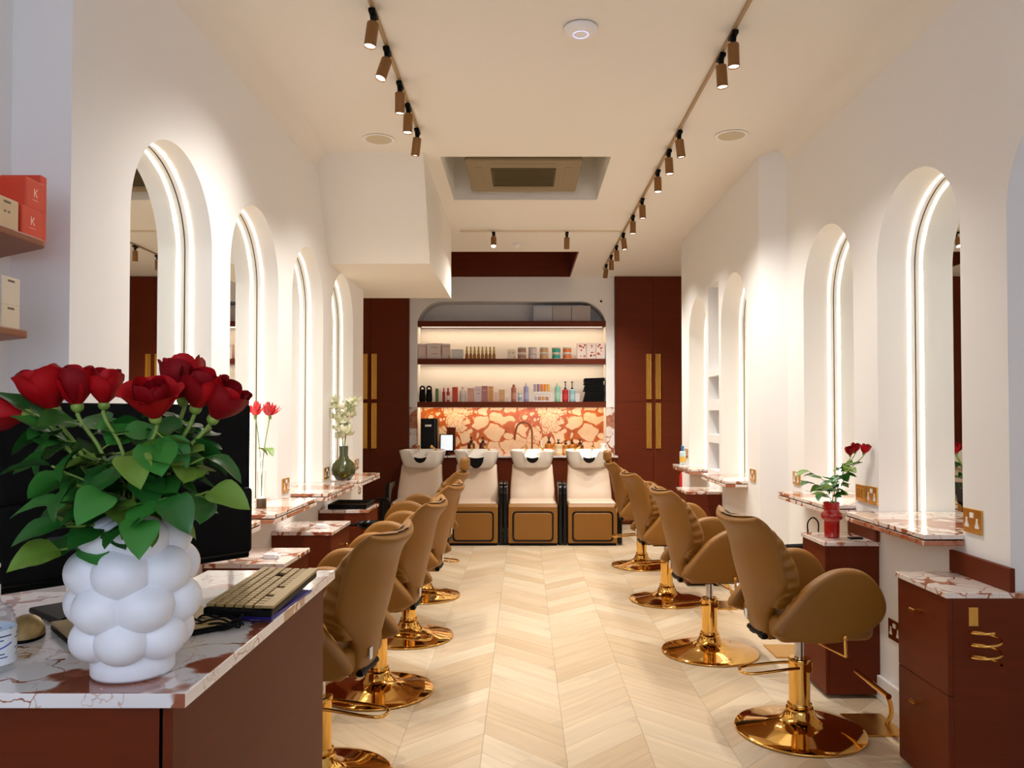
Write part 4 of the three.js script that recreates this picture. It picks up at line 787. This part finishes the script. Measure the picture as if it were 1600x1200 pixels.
function rose(label, foot, head, R, dir, nLeaves, group, leafAt = [0.3, 0.85], open = 1, ls = 1) {
  const o = thing('red_rose', label, 'rose', foot, 0, group);
  const H = V(head[0] - foot[0], head[1] - foot[1], head[2] - foot[2]), d = V(...dir).normalize();
  const c = new THREE.CatmullRomCurve3([V(0, 0, 0), V(H.x * 0.18, H.y * 0.45, H.z * 0.18), V(H.x * 0.6 , H.y * 0.8, H.z * 0.6), H.clone().addScaledVector(d, -R * 0.6), H.clone()], false, 'centripetal');
  part('stem', new THREE.TubeGeometry(c, 24, R * 0.1, 8), M.stem, o);
  bloom(o, H, d, R, open);
  for (let i = 0; i < nLeaves; i++) {
    const t = leafAt[0] + (leafAt[1] - leafAt[0]) * (i + 0.5) / nLeaves, p = c.getPointAt(t);
    const l = part('leaf', leafGeos[Math.floor(rnd() * 4)], [M.leafA, M.leafB, M.leafA, M.leafC][Math.floor(rnd() * 4)], o);
    l.position.copy(p); l.rotation.set(0, rr(0, 6.28), 0); l.rotation.order = 'YXZ'; l.rotateZ(rr(-0.7, 0.6)); l.rotateX(rr(-0.7, 0.7)); l.scale.setScalar(ls * rr(0.8, 1.15));
    l.translateX(0.012 * ls);
    part('leaf_stalk', rod([-0.013, 0, 0], [0.004, 0, 0], 0.0012, 6), M.stem, l);
  }
  return o;
}

// ------------------------------------------------------------------ reception desk and what stands on it
const DK = 1.05;
{
  const o = thing('reception_desk', 'red-brown reception desk with a polished red-veined marble top', 'desk', [0, 0, 0]);
  const L = (x0, x1, xi, n, d, dm) => { const s = new THREE.Shape(); s.moveTo(x1, n); s.lineTo(x1, d); s.lineTo(xi, d); s.lineTo(xi, dm); s.lineTo(x0, dm); s.lineTo(x0, n); s.closePath(); return s; };
  part('marble_top', metricUV(extrude(L(-1.62, -0.487, -0.816, 1.132, 2.025, 1.78), 0.022, 0.002, 2).rotateX(-Math.PI / 2).translate(0, DK - 0.022, 0), 0.60, 0.54), M.marbleDesk, o, 'polished white marble with rust-red veins');
  part('front_panel', metricUV(span(-1.6, -0.527, 0.0, DK - 0.022, -1.18, -1.15)), M.red, o);
  part('side_panel', metricUV(span(-0.532, -0.512, 0, DK - 0.022, -2.005, -1.15)), M.red, o);
  part('end_panel', metricUV(span(-0.8, -0.532, 0, DK - 0.022, -2.005, -1.985)), M.red, o);
  part('inner_panel', metricUV(merge([span(-0.8, -0.78, 0.1, DK - 0.022, -1.985, -1.75), span(-1.6, -0.8, 0.1, DK - 0.022, -1.77, -1.75)])), M.red, o);
}
const vaseAt = [-0.608, DK, -1.225];
{
  const g = [lathe([[0, 0], [0.056, 0], [0.060, 0.006], [0.060, 0.022], [0.055, 0.03], [0.056, 0.05], [0.058, 0.12], [0.055, 0.2], [0.05, 0.242], [0.046, 0.244], [0.045, 0.22], [0.046, 0.06], [0, 0.05]], 48)];
  const rows = [[0.062, 6, 0.050, 0.0385, 0.35], [0.112, 6, 0.057, 0.0415, 0.87], [0.163, 6, 0.055, 0.0415, 0.35], [0.212, 5, 0.043, 0.040, 0.95]];
  for (const [y, n, R, r, a0] of rows) for (let i = 0; i < n; i++) { const a = a0 + i * Math.PI * 2 / n; g.push(new THREE.SphereGeometry(r, 28, 20).scale(1.04, 0.94, 1.04).translate(Math.cos(a) * R, y, Math.sin(a) * R)); }
  solo('bubble_vase', g, M.vase, 'matt white bubble-shaped vase on the reception desk', 'vase', vaseAt);
}
{
  const G = 'red roses in the bubble vase', foot = i => [vaseAt[0] + 0.02 * Math.cos(i * 2.1), DK + 0.07, vaseAt[2] + 0.02 * Math.sin(i * 2.1)];
  const R = (label, x, y, z, dir, i, r, n, open, la) => rose(label, foot(i), [x, y, z], r, dir, n, G, la || [0.6, 0.95], open, 1);
  R('red rose drooping sideways past the monitor edge', -0.767, 1.451, -1.203, [-1, 0.1, 0.1], 0, 0.032, 8, 0.95);
  R('large red rose bloom leaning left beside two upright roses', -0.739, 1.460, -1.227, [-0.25, 1, 0.25], 1, 0.036, 9, 1);
  R('upright red rose bud between two blooms above the monitor', -0.705, 1.466, -1.233, [-0.05, 1, 0.1], 2, 0.032, 9, 0.95);
  R('small upright red rose bud with open sepals', -0.673, 1.469, -1.252, [0.1, 1, 0.1], 3, 0.029, 8, 0.9);
  R('fully open red rose facing the front over the vase centre', -0.557, 1.447, -1.181, [0.05, 0.85, 0.4], 4, 0.031, 9, 1.16);
  R('tallest red rose behind the fully open bloom', -0.545, 1.477, -1.250, [-0.05, 1, 0], 5, 0.035, 9, 1);
  R('red rose leaning right between the tallest and outermost roses', -0.514, 1.463, -1.225, [0.3, 0.9, 0.2], 6, 0.032, 9, 1);
  R('red rose leaning outward over the monitor corner', -0.489, 1.446, -1.233, [0.55, 0.8, 0.1], 7, 0.032, 8, 1);
  // extra foliage sprays
  const spray = (x, y, z, i) => {
    const f = foot(i + 9), o = thing('foliage_spray', i % 2 ? 'leafy green rose spray spilling over the white vase' : 'leafy green rose spray among the red roses', 'leaves', f, 0, 'green sprays in the bubble vase');
    const c = new THREE.CatmullRomCurve3([V(0, 0, 0), V(0.2 * (x - f[0]), 0.6 * (y - f[1]) + 0.05, 0.2 * (z - f[2])), V(x - f[0], y - f[1], z - f[2])]);
    part('stem', new THREE.TubeGeometry(c, 16, 0.0018, 6), M.stem, o);
    for (let k = 0; k < 6; k++) { const t = 0.55 + 0.45 * k / 5, p = c.getPointAt(t), l = part('leaf', leafGeos[k % 4], [M.leafA, M.leafB, M.leafA, M.leafC][(k + i) % 4], o); l.position.copy(p); const out = Math.atan2(-(z - f[2]), x - f[0]); l.rotation.order = 'YXZ'; l.rotation.set(rr(-0.6, 0.6), out + (k === 5 ? 0 : (k % 2 ? 1 : -1) * rr(0.5, 1.2)), rr(-0.5, 0.2)); }
  };
  [[-0.705, 1.315, -1.19], [-0.70, 1.375, -1.16], [-0.672, 1.255, -1.135], [-0.66, 1.29, -1.13], [-0.60, 1.34, -1.12], [-0.52, 1.33, -1.14], [-0.475, 1.335, -1.18], [-0.49, 1.385, -1.2], [-0.55, 1.30, -1.12], [-0.64, 1.35, -1.12], [-0.58, 1.39, -1.15], [-0.66, 1.40, -1.17]].forEach((p, i) => spray(...p, i));
}
{
  // monitor seen from behind
  const A = V(-0.645, 0, -1.83), B = V(-1.033, 0, -1.36), mid = A.clone().add(B).multiplyScalar(0.5), dir = A.clone().sub(B).normalize();
  const turn = Math.atan2(-dir.z, dir.x);
  const o = thing('computer_monitor', 'large black monitor seen from behind on the reception desk', 'monitor', [mid.x, DK, mid.z], turn);
  part('casing', rbox(0.615, 0.355, 0.012, 0.004, 0, 0.247, 0), M.black, o, 'black rear casing');
  part('lower_casing', rbox(0.6, 0.15, 0.03, 0.01, 0, 0.16, 0.018), M.black, o);
  part('screen', box(0.6, 0.33, 0.002, 0, 0.25, -0.0065), M.blackGloss, o);
  part('stand_neck', rbox(0.06, 0.22, 0.025, 0.006, 0, 0.12, -0.03), M.black, o); part('stand_base', rbox(0.22, 0.012, 0.16, 0.005, 0, 0.006, -0.04), M.black, o);
  part('rating_label', box(0.09, 0.03, 0.001, -0.085, 0.155, 0.0335), tint('#1e222b', 0.5), o, 'dark printed label'); part('code_sticker', box(0.02, 0.02, 0.001, -0.01, 0.165, 0.0335), tint('#9aa2ae', 0.6), o, 'small grey sticker'); part('print', [box(0.05, 0.004, 0.001, 0.16, 0.175, 0.0335), box(0.03, 0.003, 0.001, 0.13, 0.168, 0.0335)], tint('#6a6a6a', 0.6), o);
}
{
  // laptop, mouse, keyboard, folder, cables, bottle
  const a = Math.atan2(0.737, 0.676);
  const lp = thing('laptop', 'closed gold-topped laptop behind the white vase', 'laptop', [-0.713, DK, -1.466], -a + Math.PI / 2 - 0.0);
  lp.rotation.y = -Math.atan2(0.737, 0.676);
  part('base', rbox(0.2205, 0.01, 0.254, 0.004, 0, 0.005, 0), M.black, lp); part('lid', rbox(0.2205, 0.006, 0.254, 0.003, 0, 0.0135, 0), M.goldPlastic, lp, 'gold lid');
  const ms = thing('computer_mouse', 'gold and black computer mouse beside the clear bottle', 'mouse', [-0.90, DK, -1.42], 0.5);
  part('shell', new THREE.SphereGeometry(1, 28, 18, 0, Math.PI * 2, 0, Math.PI / 2).scale(0.031, 0.033, 0.052).translate(0, 0.006, 0), M.goldPlastic, ms); part('underside', new THREE.CylinderGeometry(1, 1, 0.008, 28).scale(0.0305, 1, 0.0515).translate(0, 0.004, 0), M.black, ms);
  solo('mouse_cable', tube([[-0.878, DK + 0.012, -1.465], [-0.85, DK + 0.022, -1.5], [-0.81, DK + 0.018, -1.54], [-0.8, DK + 0.004, -1.68]], 0.0018, 30, 6), M.rubber, 'thin black mouse cable on the marble desk', 'cable');
  const kx = -0.552, kz = -1.68;
  solo('paper_folder', [rbox(0.125, 0.006, 0.24, 0.002, 0, 0.003, 0)], tint('#3a2a9a', 0.4), 'violet folder under the keyboard', 'folder', [-0.548, DK, -1.66], undefined, -0.06);
  const kb = thing('keyboard', 'gold keyboard with dark gaps lying on the violet folder', 'keyboard', [kx, DK + 0.006, kz], Math.PI / 2 + 0.03);
  part('base', rbox(0.37, 0.014, 0.13, 0.004, 0, 0.018, 0).rotateX(0.05), M.black, kb); part('top_case', rbox(0.372, 0.006, 0.024, 0.002, 0, 0.031, 0.0565).rotateX(0.05), M.goldPlastic, kb, 'gold front edge');
  const keyG = rbox(0.0168, 0.007, 0.0155, 0.002, 0, 0, 0), keyW = rbox(0.06, 0.007, 0.0155, 0.002, 0, 0, 0);
  for (let r = 0; r < 6; r++) for (let c = 0; c < 19; c++) {
    if ((r === 5 && c >= 4 && c <= 8 && c !== 6) || (r === 3 && c > 13 && c < 16)) continue;
    const k = part('key', r === 5 && c === 6 ? keyW : keyG, M.goldPlastic, kb); const z = -0.052 + r * 0.018; k.position.set(-0.171 + c * 0.019, 0.029 - z * 0.05, z); k.rotation.x = 0.05;
  }
  const pts = []; for (let i = 0; i < 60; i++) { const t = i / 59 * Math.PI * 7; pts.push([-0.575 + Math.cos(t) * (0.05 + 0.008 * Math.sin(i * 0.7)), DK + 0.008 + 0.006 * Math.sin(i * 1.3) + i * 0.0002, -1.47 + Math.sin(t) * (0.022 + 0.005 * Math.cos(i * 0.9))]); }
  solo('coiled_cable', tube(pts, 0.0022, 260, 6), M.rubber, 'bundle of black cable coiled at the keyboard end', 'cable');
  solo('paper_sheet', rbox(0.15, 0.0012, 0.21, 0.0004, 0, 0.0006, 0), tint('#f4efe6', 0.7), 'blank white paper sheet beside the keyboard', 'paper', [-0.70, DK, -1.70], undefined, -0.1);
  const bt = thing('sanitiser_bottle', 'clear plastic bottle with a white and blue printed label', 'bottle', [-0.838, DK, -1.235]);
  part('bottle_body', lathe([[0, 0.002], [0.032, 0.002], [0.035, 0.006], [0.035, 0.07], [0.033, 0.083], [0.026, 0.096], [0.014, 0.105], [0.012, 0.112]], 32), phys({ color: hex('#f4f8fb'), transmission: 0.9, thickness: 0, roughness: 0.08, ior: 1.45 }), bt);
  const cv = document.createElement('canvas'); cv.width = 512; cv.height = 256; const g = cv.getContext('2d'); g.fillStyle = '#e9eef3'; g.fillRect(0, 0, 512, 256); g.fillStyle = '#27456f';
  for (let i = 0; i < 4; i++) { g.fillRect(30 + i * 120, 40, 90, 10); g.fillRect(20 + i * 120, 70, 70, 8); g.fillRect(34 + i * 120, 170, 60, 8); g.fillRect(24 + i * 120, 195, 80, 8); } g.strokeStyle = '#2b4fb0'; g.lineWidth = 9; for (let i = 0; i < 4; i++) { g.beginPath(); g.moveTo(10 + i * 128, 150); g.quadraticCurveTo(80 + i * 128, 140, 120 + i * 128, 100); g.stroke(); }
  const tx = new THREE.CanvasTexture(cv); tx.colorSpace = THREE.SRGBColorSpace;
  part('label', lathe([[0.0353, 0.012], [0.0353, 0.066]], 48), std({ map: tx, roughness: 0.5 }), bt, 'white label with blue print');
  part('pump', [cyl(0.013, 0.013, 0.02, 0, 0.112, 0, 16), cyl(0.005, 0.005, 0.03, 0, 0.13, 0, 10), rbox(0.04, 0.01, 0.014, 0.004, -0.008, 0.163, 0)], M.white, bt);
}

// ------------------------------------------------------------------ shelves with cartons beside the desk
{
  const cv = document.createElement('canvas'); cv.width = cv.height = 128; const g = cv.getContext('2d'); g.fillStyle = '#dd4a30'; g.fillRect(0, 0, 128, 128); g.fillStyle = '#f6dcd2'; g.font = '54px sans-serif'; g.textAlign = 'center'; g.fillText('K', 66, 74); g.fillRect(46, 88, 40, 2);
  const tx = new THREE.CanvasTexture(cv); tx.colorSpace = THREE.SRGBColorSpace; const kMat = std({ map: tx, roughness: 0.35 });
  const shelf = (x1, D1, y, label) => {
    const s = new THREE.Shape(); s.moveTo(-1.67, 0.4); s.lineTo(x1, 0.4); s.lineTo(x1, D1 - 0.03); s.quadraticCurveTo(x1, D1, x1 - 0.03, D1 + 0.012); s.lineTo(-1.67, D1 + 0.16); s.closePath();
    const o = thing('wall_shelf', label, 'shelf', [0, 0, 0]);
    part('board', metricUV(extrude(s, 0.022, 0.004, 2).rotateX(-Math.PI / 2).translate(0, y - 0.022, 0)), M.shelfWood, o);
    part('bracket', [span(-1.668, -1.5, y - 0.034, y - 0.022, -1.3, -1.28), span(-1.668, -1.656, y - 0.12, y - 0.022, -1.3, -1.28)], M.brassPlate, o);
  };
  shelf(-1.40, 2.29, 1.962, 'upper brown wall shelf holding red cartons'); shelf(-1.40, 2.215, 1.69, 'lower brown wall shelf holding beige cartons');
  const kb = (x1, D0, D1, y, h, label, color, k, w = 0.12) => {
    const o = thing('product_box', label, 'box', [x1 - w / 2, y, -(D0 + D1) / 2], 0, 'cartons on the wall shelves');
    part('carton', rbox(w, h, D1 - D0 - 0.002, 0.002, 0, h / 2, 0), tint(color, 0.35), o);
    if (k === 'K') part('print', new THREE.PlaneGeometry((D1 - D0) * 0.94, h * 0.94).rotateY(Math.PI / 2).translate(w / 2 + 0.0006, h / 2, 0), kMat, o, 'pale letter on red');
    else if (k) part('print', [box(0.001, 0.006, 0.028, w / 2, h * 0.86, 0), ...(k === 'e' ? [box(0.001, 0.006, 0.009, w / 2, h * 0.55, 0.008), box(0.001, 0.006, 0.009, w / 2, h * 0.55, -0.008)] : [])], tint('#6a5a48', 0.6), o);
    return o;
  };
  kb(-1.415, 2.19, 2.285, 1.962, 0.083, 'red carton with pale letter on upper shelf, lowest of its stack', '#dd4a30', 'K');
  kb(-1.415, 2.205, 2.295, 2.045, 0.085, 'red carton with pale letter on upper shelf, topmost of its stack', '#dd4a30', 'K');
  kb(-1.43, 2.297, 2.33, 1.962, 0.2, 'tall slim red carton at the end of upper shelf', '#d8452c', '');
  kb(-1.545, 2.0, 2.1, 1.962, 0.22, 'red carton at the back of upper shelf beside the wall', '#d8452c', '', 0.12);
  kb(-1.545, 2.105, 2.28, 1.962, 0.19, 'wide red carton at the back of upper shelf behind the letters', '#d8452c', '', 0.12);
  kb(-1.415, 2.08, 2.178, 1.962, 0.085, 'beige carton with two dark marks beside red cartons', '#d9bd94', 'e');
  kb(-1.425, 2.125, 2.205, 1.69, 0.066, 'beige carton on lower shelf, lowest of its stack', '#dbcab0', 'p');
  kb(-1.425, 2.125, 2.205, 1.756, 0.078, 'beige carton on lower shelf, topmost of its stack', '#dccdb6', 'p');
}

// ------------------------------------------------------------------ flowers and small things at the stations
{
  const o = solo('red_vase', lathe([[0, 0], [0.036, 0], [0.039, 0.004], [0.039, 0.085], [0.041, 0.092], [0.052, 0.10], [0.056, 0.115], [0.052, 0.13], [0.041, 0.138], [0.038, 0.148], [0.042, 0.185], [0.0405, 0.187], [0.036, 0.15], [0.034, 0.02], [0, 0.018]], 40), M.redVase, 'glossy red vase with a bulging ring on the marble cabinet top', 'vase', [1.645, 0.80, -4.18]);
  const G = 'roses in the red vase', f = [1.645, 0.85, -4.18];
  rose('dark red rose bud in red vase, lowest of three', [f[0] - 0.008, f[1], f[2]], [1.722, 1.24, -4.12], 0.024, [-0.2, 1, 0.3], 10, G, [0.42, 0.86], 0.95, 0.95);
  rose('dark red rose bud in red vase, middle of three', [f[0] + 0.006, f[1], f[2] - 0.006], [1.755, 1.255, -4.14], 0.025, [0, 1, 0.2], 10, G, [0.42, 0.86], 0.95, 0.95);
  rose('dark red rose bud in red vase, nearest the socket plate', [f[0], f[1], f[2] + 0.008], [1.785, 1.25, -4.1], 0.026, [0.2, 1, 0.2], 10, G, [0.42, 0.86], 0.95, 0.95);
  [[1.51, 1.10, -4.16], [1.50, 1.16, -4.14], [1.56, 1.04, -4.08], [1.60, 1.12, -4.06]].forEach((e, i) => {
    const s = thing('foliage_spray', 'green leafy spray leaning out of the red vase', 'leaves', f, 0, 'sprays in the red vase'), c = new THREE.CatmullRomCurve3([V(0, 0, 0), V(0.15 * (e[0] - f[0]), 0.6 * (e[1] - f[1]) + 0.04, 0.2 * (e[2] - f[2])), V(e[0] - f[0], e[1] - f[1], e[2] - f[2])]);
    part('stem', new THREE.TubeGeometry(c, 14, 0.0018, 6), M.stem, s);
    for (let k = 0; k < 4; k++) { const p = c.getPointAt(0.62 + 0.12 * k), l = part('leaf', leafGeos[(k + i) % 4], [M.leafB, M.leafC, M.leafA][(k + i) % 3], s); l.position.copy(p); l.rotation.order = 'YXZ'; l.rotation.set(rr(-0.5, 0.5), Math.PI + rr(-0.9, 0.9), rr(-0.3, 0.3)); }
  });
  void o;
  solo('phone', rbox(0.07, 0.009, 0.04, 0.003, 0, 0.0045, 0), M.blackGloss, 'small black device lying beside the red vase', 'device', [1.745, 0.80, -4.12]);
  solo('cable_loop', tube([[1.575, 0.80, -4.34], [1.575, 0.86, -4.335], [1.6, 0.885, -4.33], [1.628, 0.86, -4.33], [1.63, 0.805, -4.33]], 0.004, 30, 8), M.rubber, 'black cable loop on the red vase cabinet', 'cable');
  const dr = thing('hair_dryer', 'black hair dryer hanging at the red vase cabinet side', 'hair dryer', [1.535, 0.70, -4.38]); part('barrel', [new THREE.CylinderGeometry(0.03, 0.035, 0.12, 20).rotateZ(Math.PI / 2)], M.black, dr); part('nozzle', [new THREE.CylinderGeometry(0.022, 0.03, 0.05, 20).rotateZ(Math.PI / 2).translate(-0.08, 0, 0)], M.rubber, dr); part('grip', rbox(0.035, 0.12, 0.03, 0.012, 0.035, -0.07, 0, 3), M.black, dr);
}
{
  // carnations in a slim glass vase
  const o = thing('glass_vase', 'slim clear glass vase with dark foot holding red carnations', 'vase', [-1.40, CT, -4.18]);
  part('glass', lathe([[0.022, 0.05], [0.020, 0.12], [0.024, 0.2], [0.0225, 0.2], [0.0185, 0.12], [0.020, 0.055], [0, 0.052]], 28), M.glass, o); part('foot', lathe([[0, 0], [0.026, 0], [0.026, 0.05], [0, 0.05]], 28), tint('#4a3620', 0.35), o, 'dark foot');
  const make = (x, y, z, label) => {
    const c = thing('carnation', label, 'carnation', [-1.40, CT + 0.06, -4.18], 0, 'red carnations'), H = V(x + 1.40, y - CT - 0.06, z + 4.18);
    part('stem', new THREE.TubeGeometry(new THREE.CatmullRomCurve3([V(0, 0, 0), V(H.x * 0.2, H.y * 0.5, H.z * 0.2), H]), 20, 0.0025, 6), M.stem, c);
    const g = new THREE.Group(); g.name = 'bloom'; g.position.copy(H); c.add(g);
    for (let i = 0; i < 20; i++) { const l = part('petal', sepalGeo, tint(i % 2 ? '#d8343a' : '#e2545a', 0.6), g); l.scale.setScalar(0.055); l.rotation.order = 'YXZ'; l.rotation.set(rr(-0.4, 0.4), i * 2.4, 0.1 + 1.2 * (i / 20)); }
    part('calyx', cyl(0.006, 0.009, 0.02, 0, -0.02, 0, 10), M.stem, g);
    const l = part('leaf', leafGeos[1], M.leafC, c); l.position.copy(H).multiplyScalar(0.6); l.rotation.set(0, rr(0, 6), -0.3);
  };
  make(-1.425, 1.45, -4.15, 'red carnation bloom partly behind the monitor'); make(-1.37, 1.448, -4.22, 'red carnation bloom leaning out of the glass vase');
}
{
  const z = -6.0, x = -1.38;
  solo('green_vase', lathe([[0, 0], [0.05, 0], [0.085, 0.04], [0.092, 0.08], [0.08, 0.13], [0.04, 0.165], [0.032, 0.19], [0.034, 0.26], [0.03, 0.26], [0.028, 0.19], [0, 0.18]], 36), phys({ color: hex('#3d4216'), roughness: 0.2, clearcoat: 0.5 }), 'round olive green bottle vase holding white orchids', 'vase', [x, CT, z]);
  for (let b = 0; b < 4; b++) {
    const o = thing('orchid_branch', 'white orchid branch in the olive green vase', 'orchid', [x, CT + 0.2, z], 0, 'white orchid branches');
    const a = b * 1.57 + 0.4, c = new THREE.CatmullRomCurve3([V(0, 0, 0), V(0.03 * Math.cos(a), 0.2, 0.03 * Math.sin(a)), V(0.07 * Math.cos(a), 0.38, 0.07 * Math.sin(a)), V(0.13 * Math.cos(a) , 0.44 - 0.05 * b, 0.13 * Math.sin(a))]);
    part('stem', new THREE.TubeGeometry(c, 20, 0.003, 6), M.stem, o);
    for (let k = 0; k < 14; k++) {
      const p = c.getPointAt(0.3 + 0.05 * k), fl = new THREE.Group(); fl.name = 'blossom'; fl.position.copy(p).add(V(rr(-0.035, 0.035), rr(-0.03, 0.03), rr(-0.035, 0.035))); fl.rotation.set(rr(-0.8, 0.8), rr(0, 6.28), rr(-0.6, 0.6)); o.add(fl);
      for (let q = 0; q < 5; q++) { const l = part('petal', sepalGeo, tint(q % 2 ? '#f2f0dc' : '#e6e8c4', 0.6), fl); l.scale.set(0.036, 0.036, 0.07); l.rotation.order = 'YXZ'; l.rotation.set(0, q * 1.257, 0.2); }
    }
  }
  for (const [xx, yy, zz, lab] of [[-1.2, 0.77, -3.72, 'small white plug hub on the cabinet behind the reception desk'], [-1.22, 0.77, -4.72, 'small white plug hub on the cabinet beside the black bowl']]) {
    const h = thing('plug_hub', lab, 'plug'), g = [rbox(0.06, 0.025, 0.04, 0.006, 0, 0.0125, 0, 2), rbox(0.02, 0.02, 0.03, 0.004, 0.035, 0.01, 0)]; h.position.set(xx, yy, zz); part('body', g, M.white, h); part('lead', tube([[-0.03, 0.01, 0], [-0.07, 0.006, 0.01], [-0.12, 0.004, -0.02]], 0.003, 14, 6), M.white, h);
  }
  const t = thing('black_tray', 'black tray with gold base on the cabinet top', 'tray', [-1.28, 0.77, -5.83]); part('tray_floor', rbox(0.26, 0.006, 0.3, 0.002, 0, 0.003, 0), M.brassPlate, t, 'gold tray floor'); part('rim', [rspan(-0.14, -0.13, 0, 0.035, -0.16, 0.16), rspan(0.13, 0.14, 0, 0.035, -0.16, 0.16), rspan(-0.14, 0.14, 0, 0.035, -0.16, -0.15), rspan(-0.14, 0.14, 0, 0.035, 0.15, 0.16)], M.black, t);
  const bz = thing('black_bowl', 'shallow black tint bowl held on a bracket by the cabinet', 'bowl', [-1.03, 0.70, -5.22]); part('dish', lathe([[0, 0], [0.06, 0], [0.08, 0.015], [0.085, 0.04], [0.08, 0.04], [0.072, 0.016], [0, 0.008]], 32), M.blackGloss, bz); part('bracket', [rod([-0.08, 0.02, 0], [-0.42, 0.02, 0], 0.008)], M.black, bz);
  const hd = thing('black_gadget', 'black dryer stand beside the wash units', 'stand', [-1.5, 0.0, -8.3]); part('pole', cyl(0.02, 0.02, 0.55, 0, 0, 0, 14), M.black, hd); part('foot', cyl(0.14, 0.14, 0.02, 0, 0, 0, 28), M.black, hd); part('cradle', rbox(0.12, 0.03, 0.1, 0.01, 0, 0.56, 0), M.black, hd);
}

scene.traverse(o => { if (o.isLight && o.castShadow !== undefined && !o.isRectAreaLight) o.castShadow = true; });
renderer.render(scene, camera);
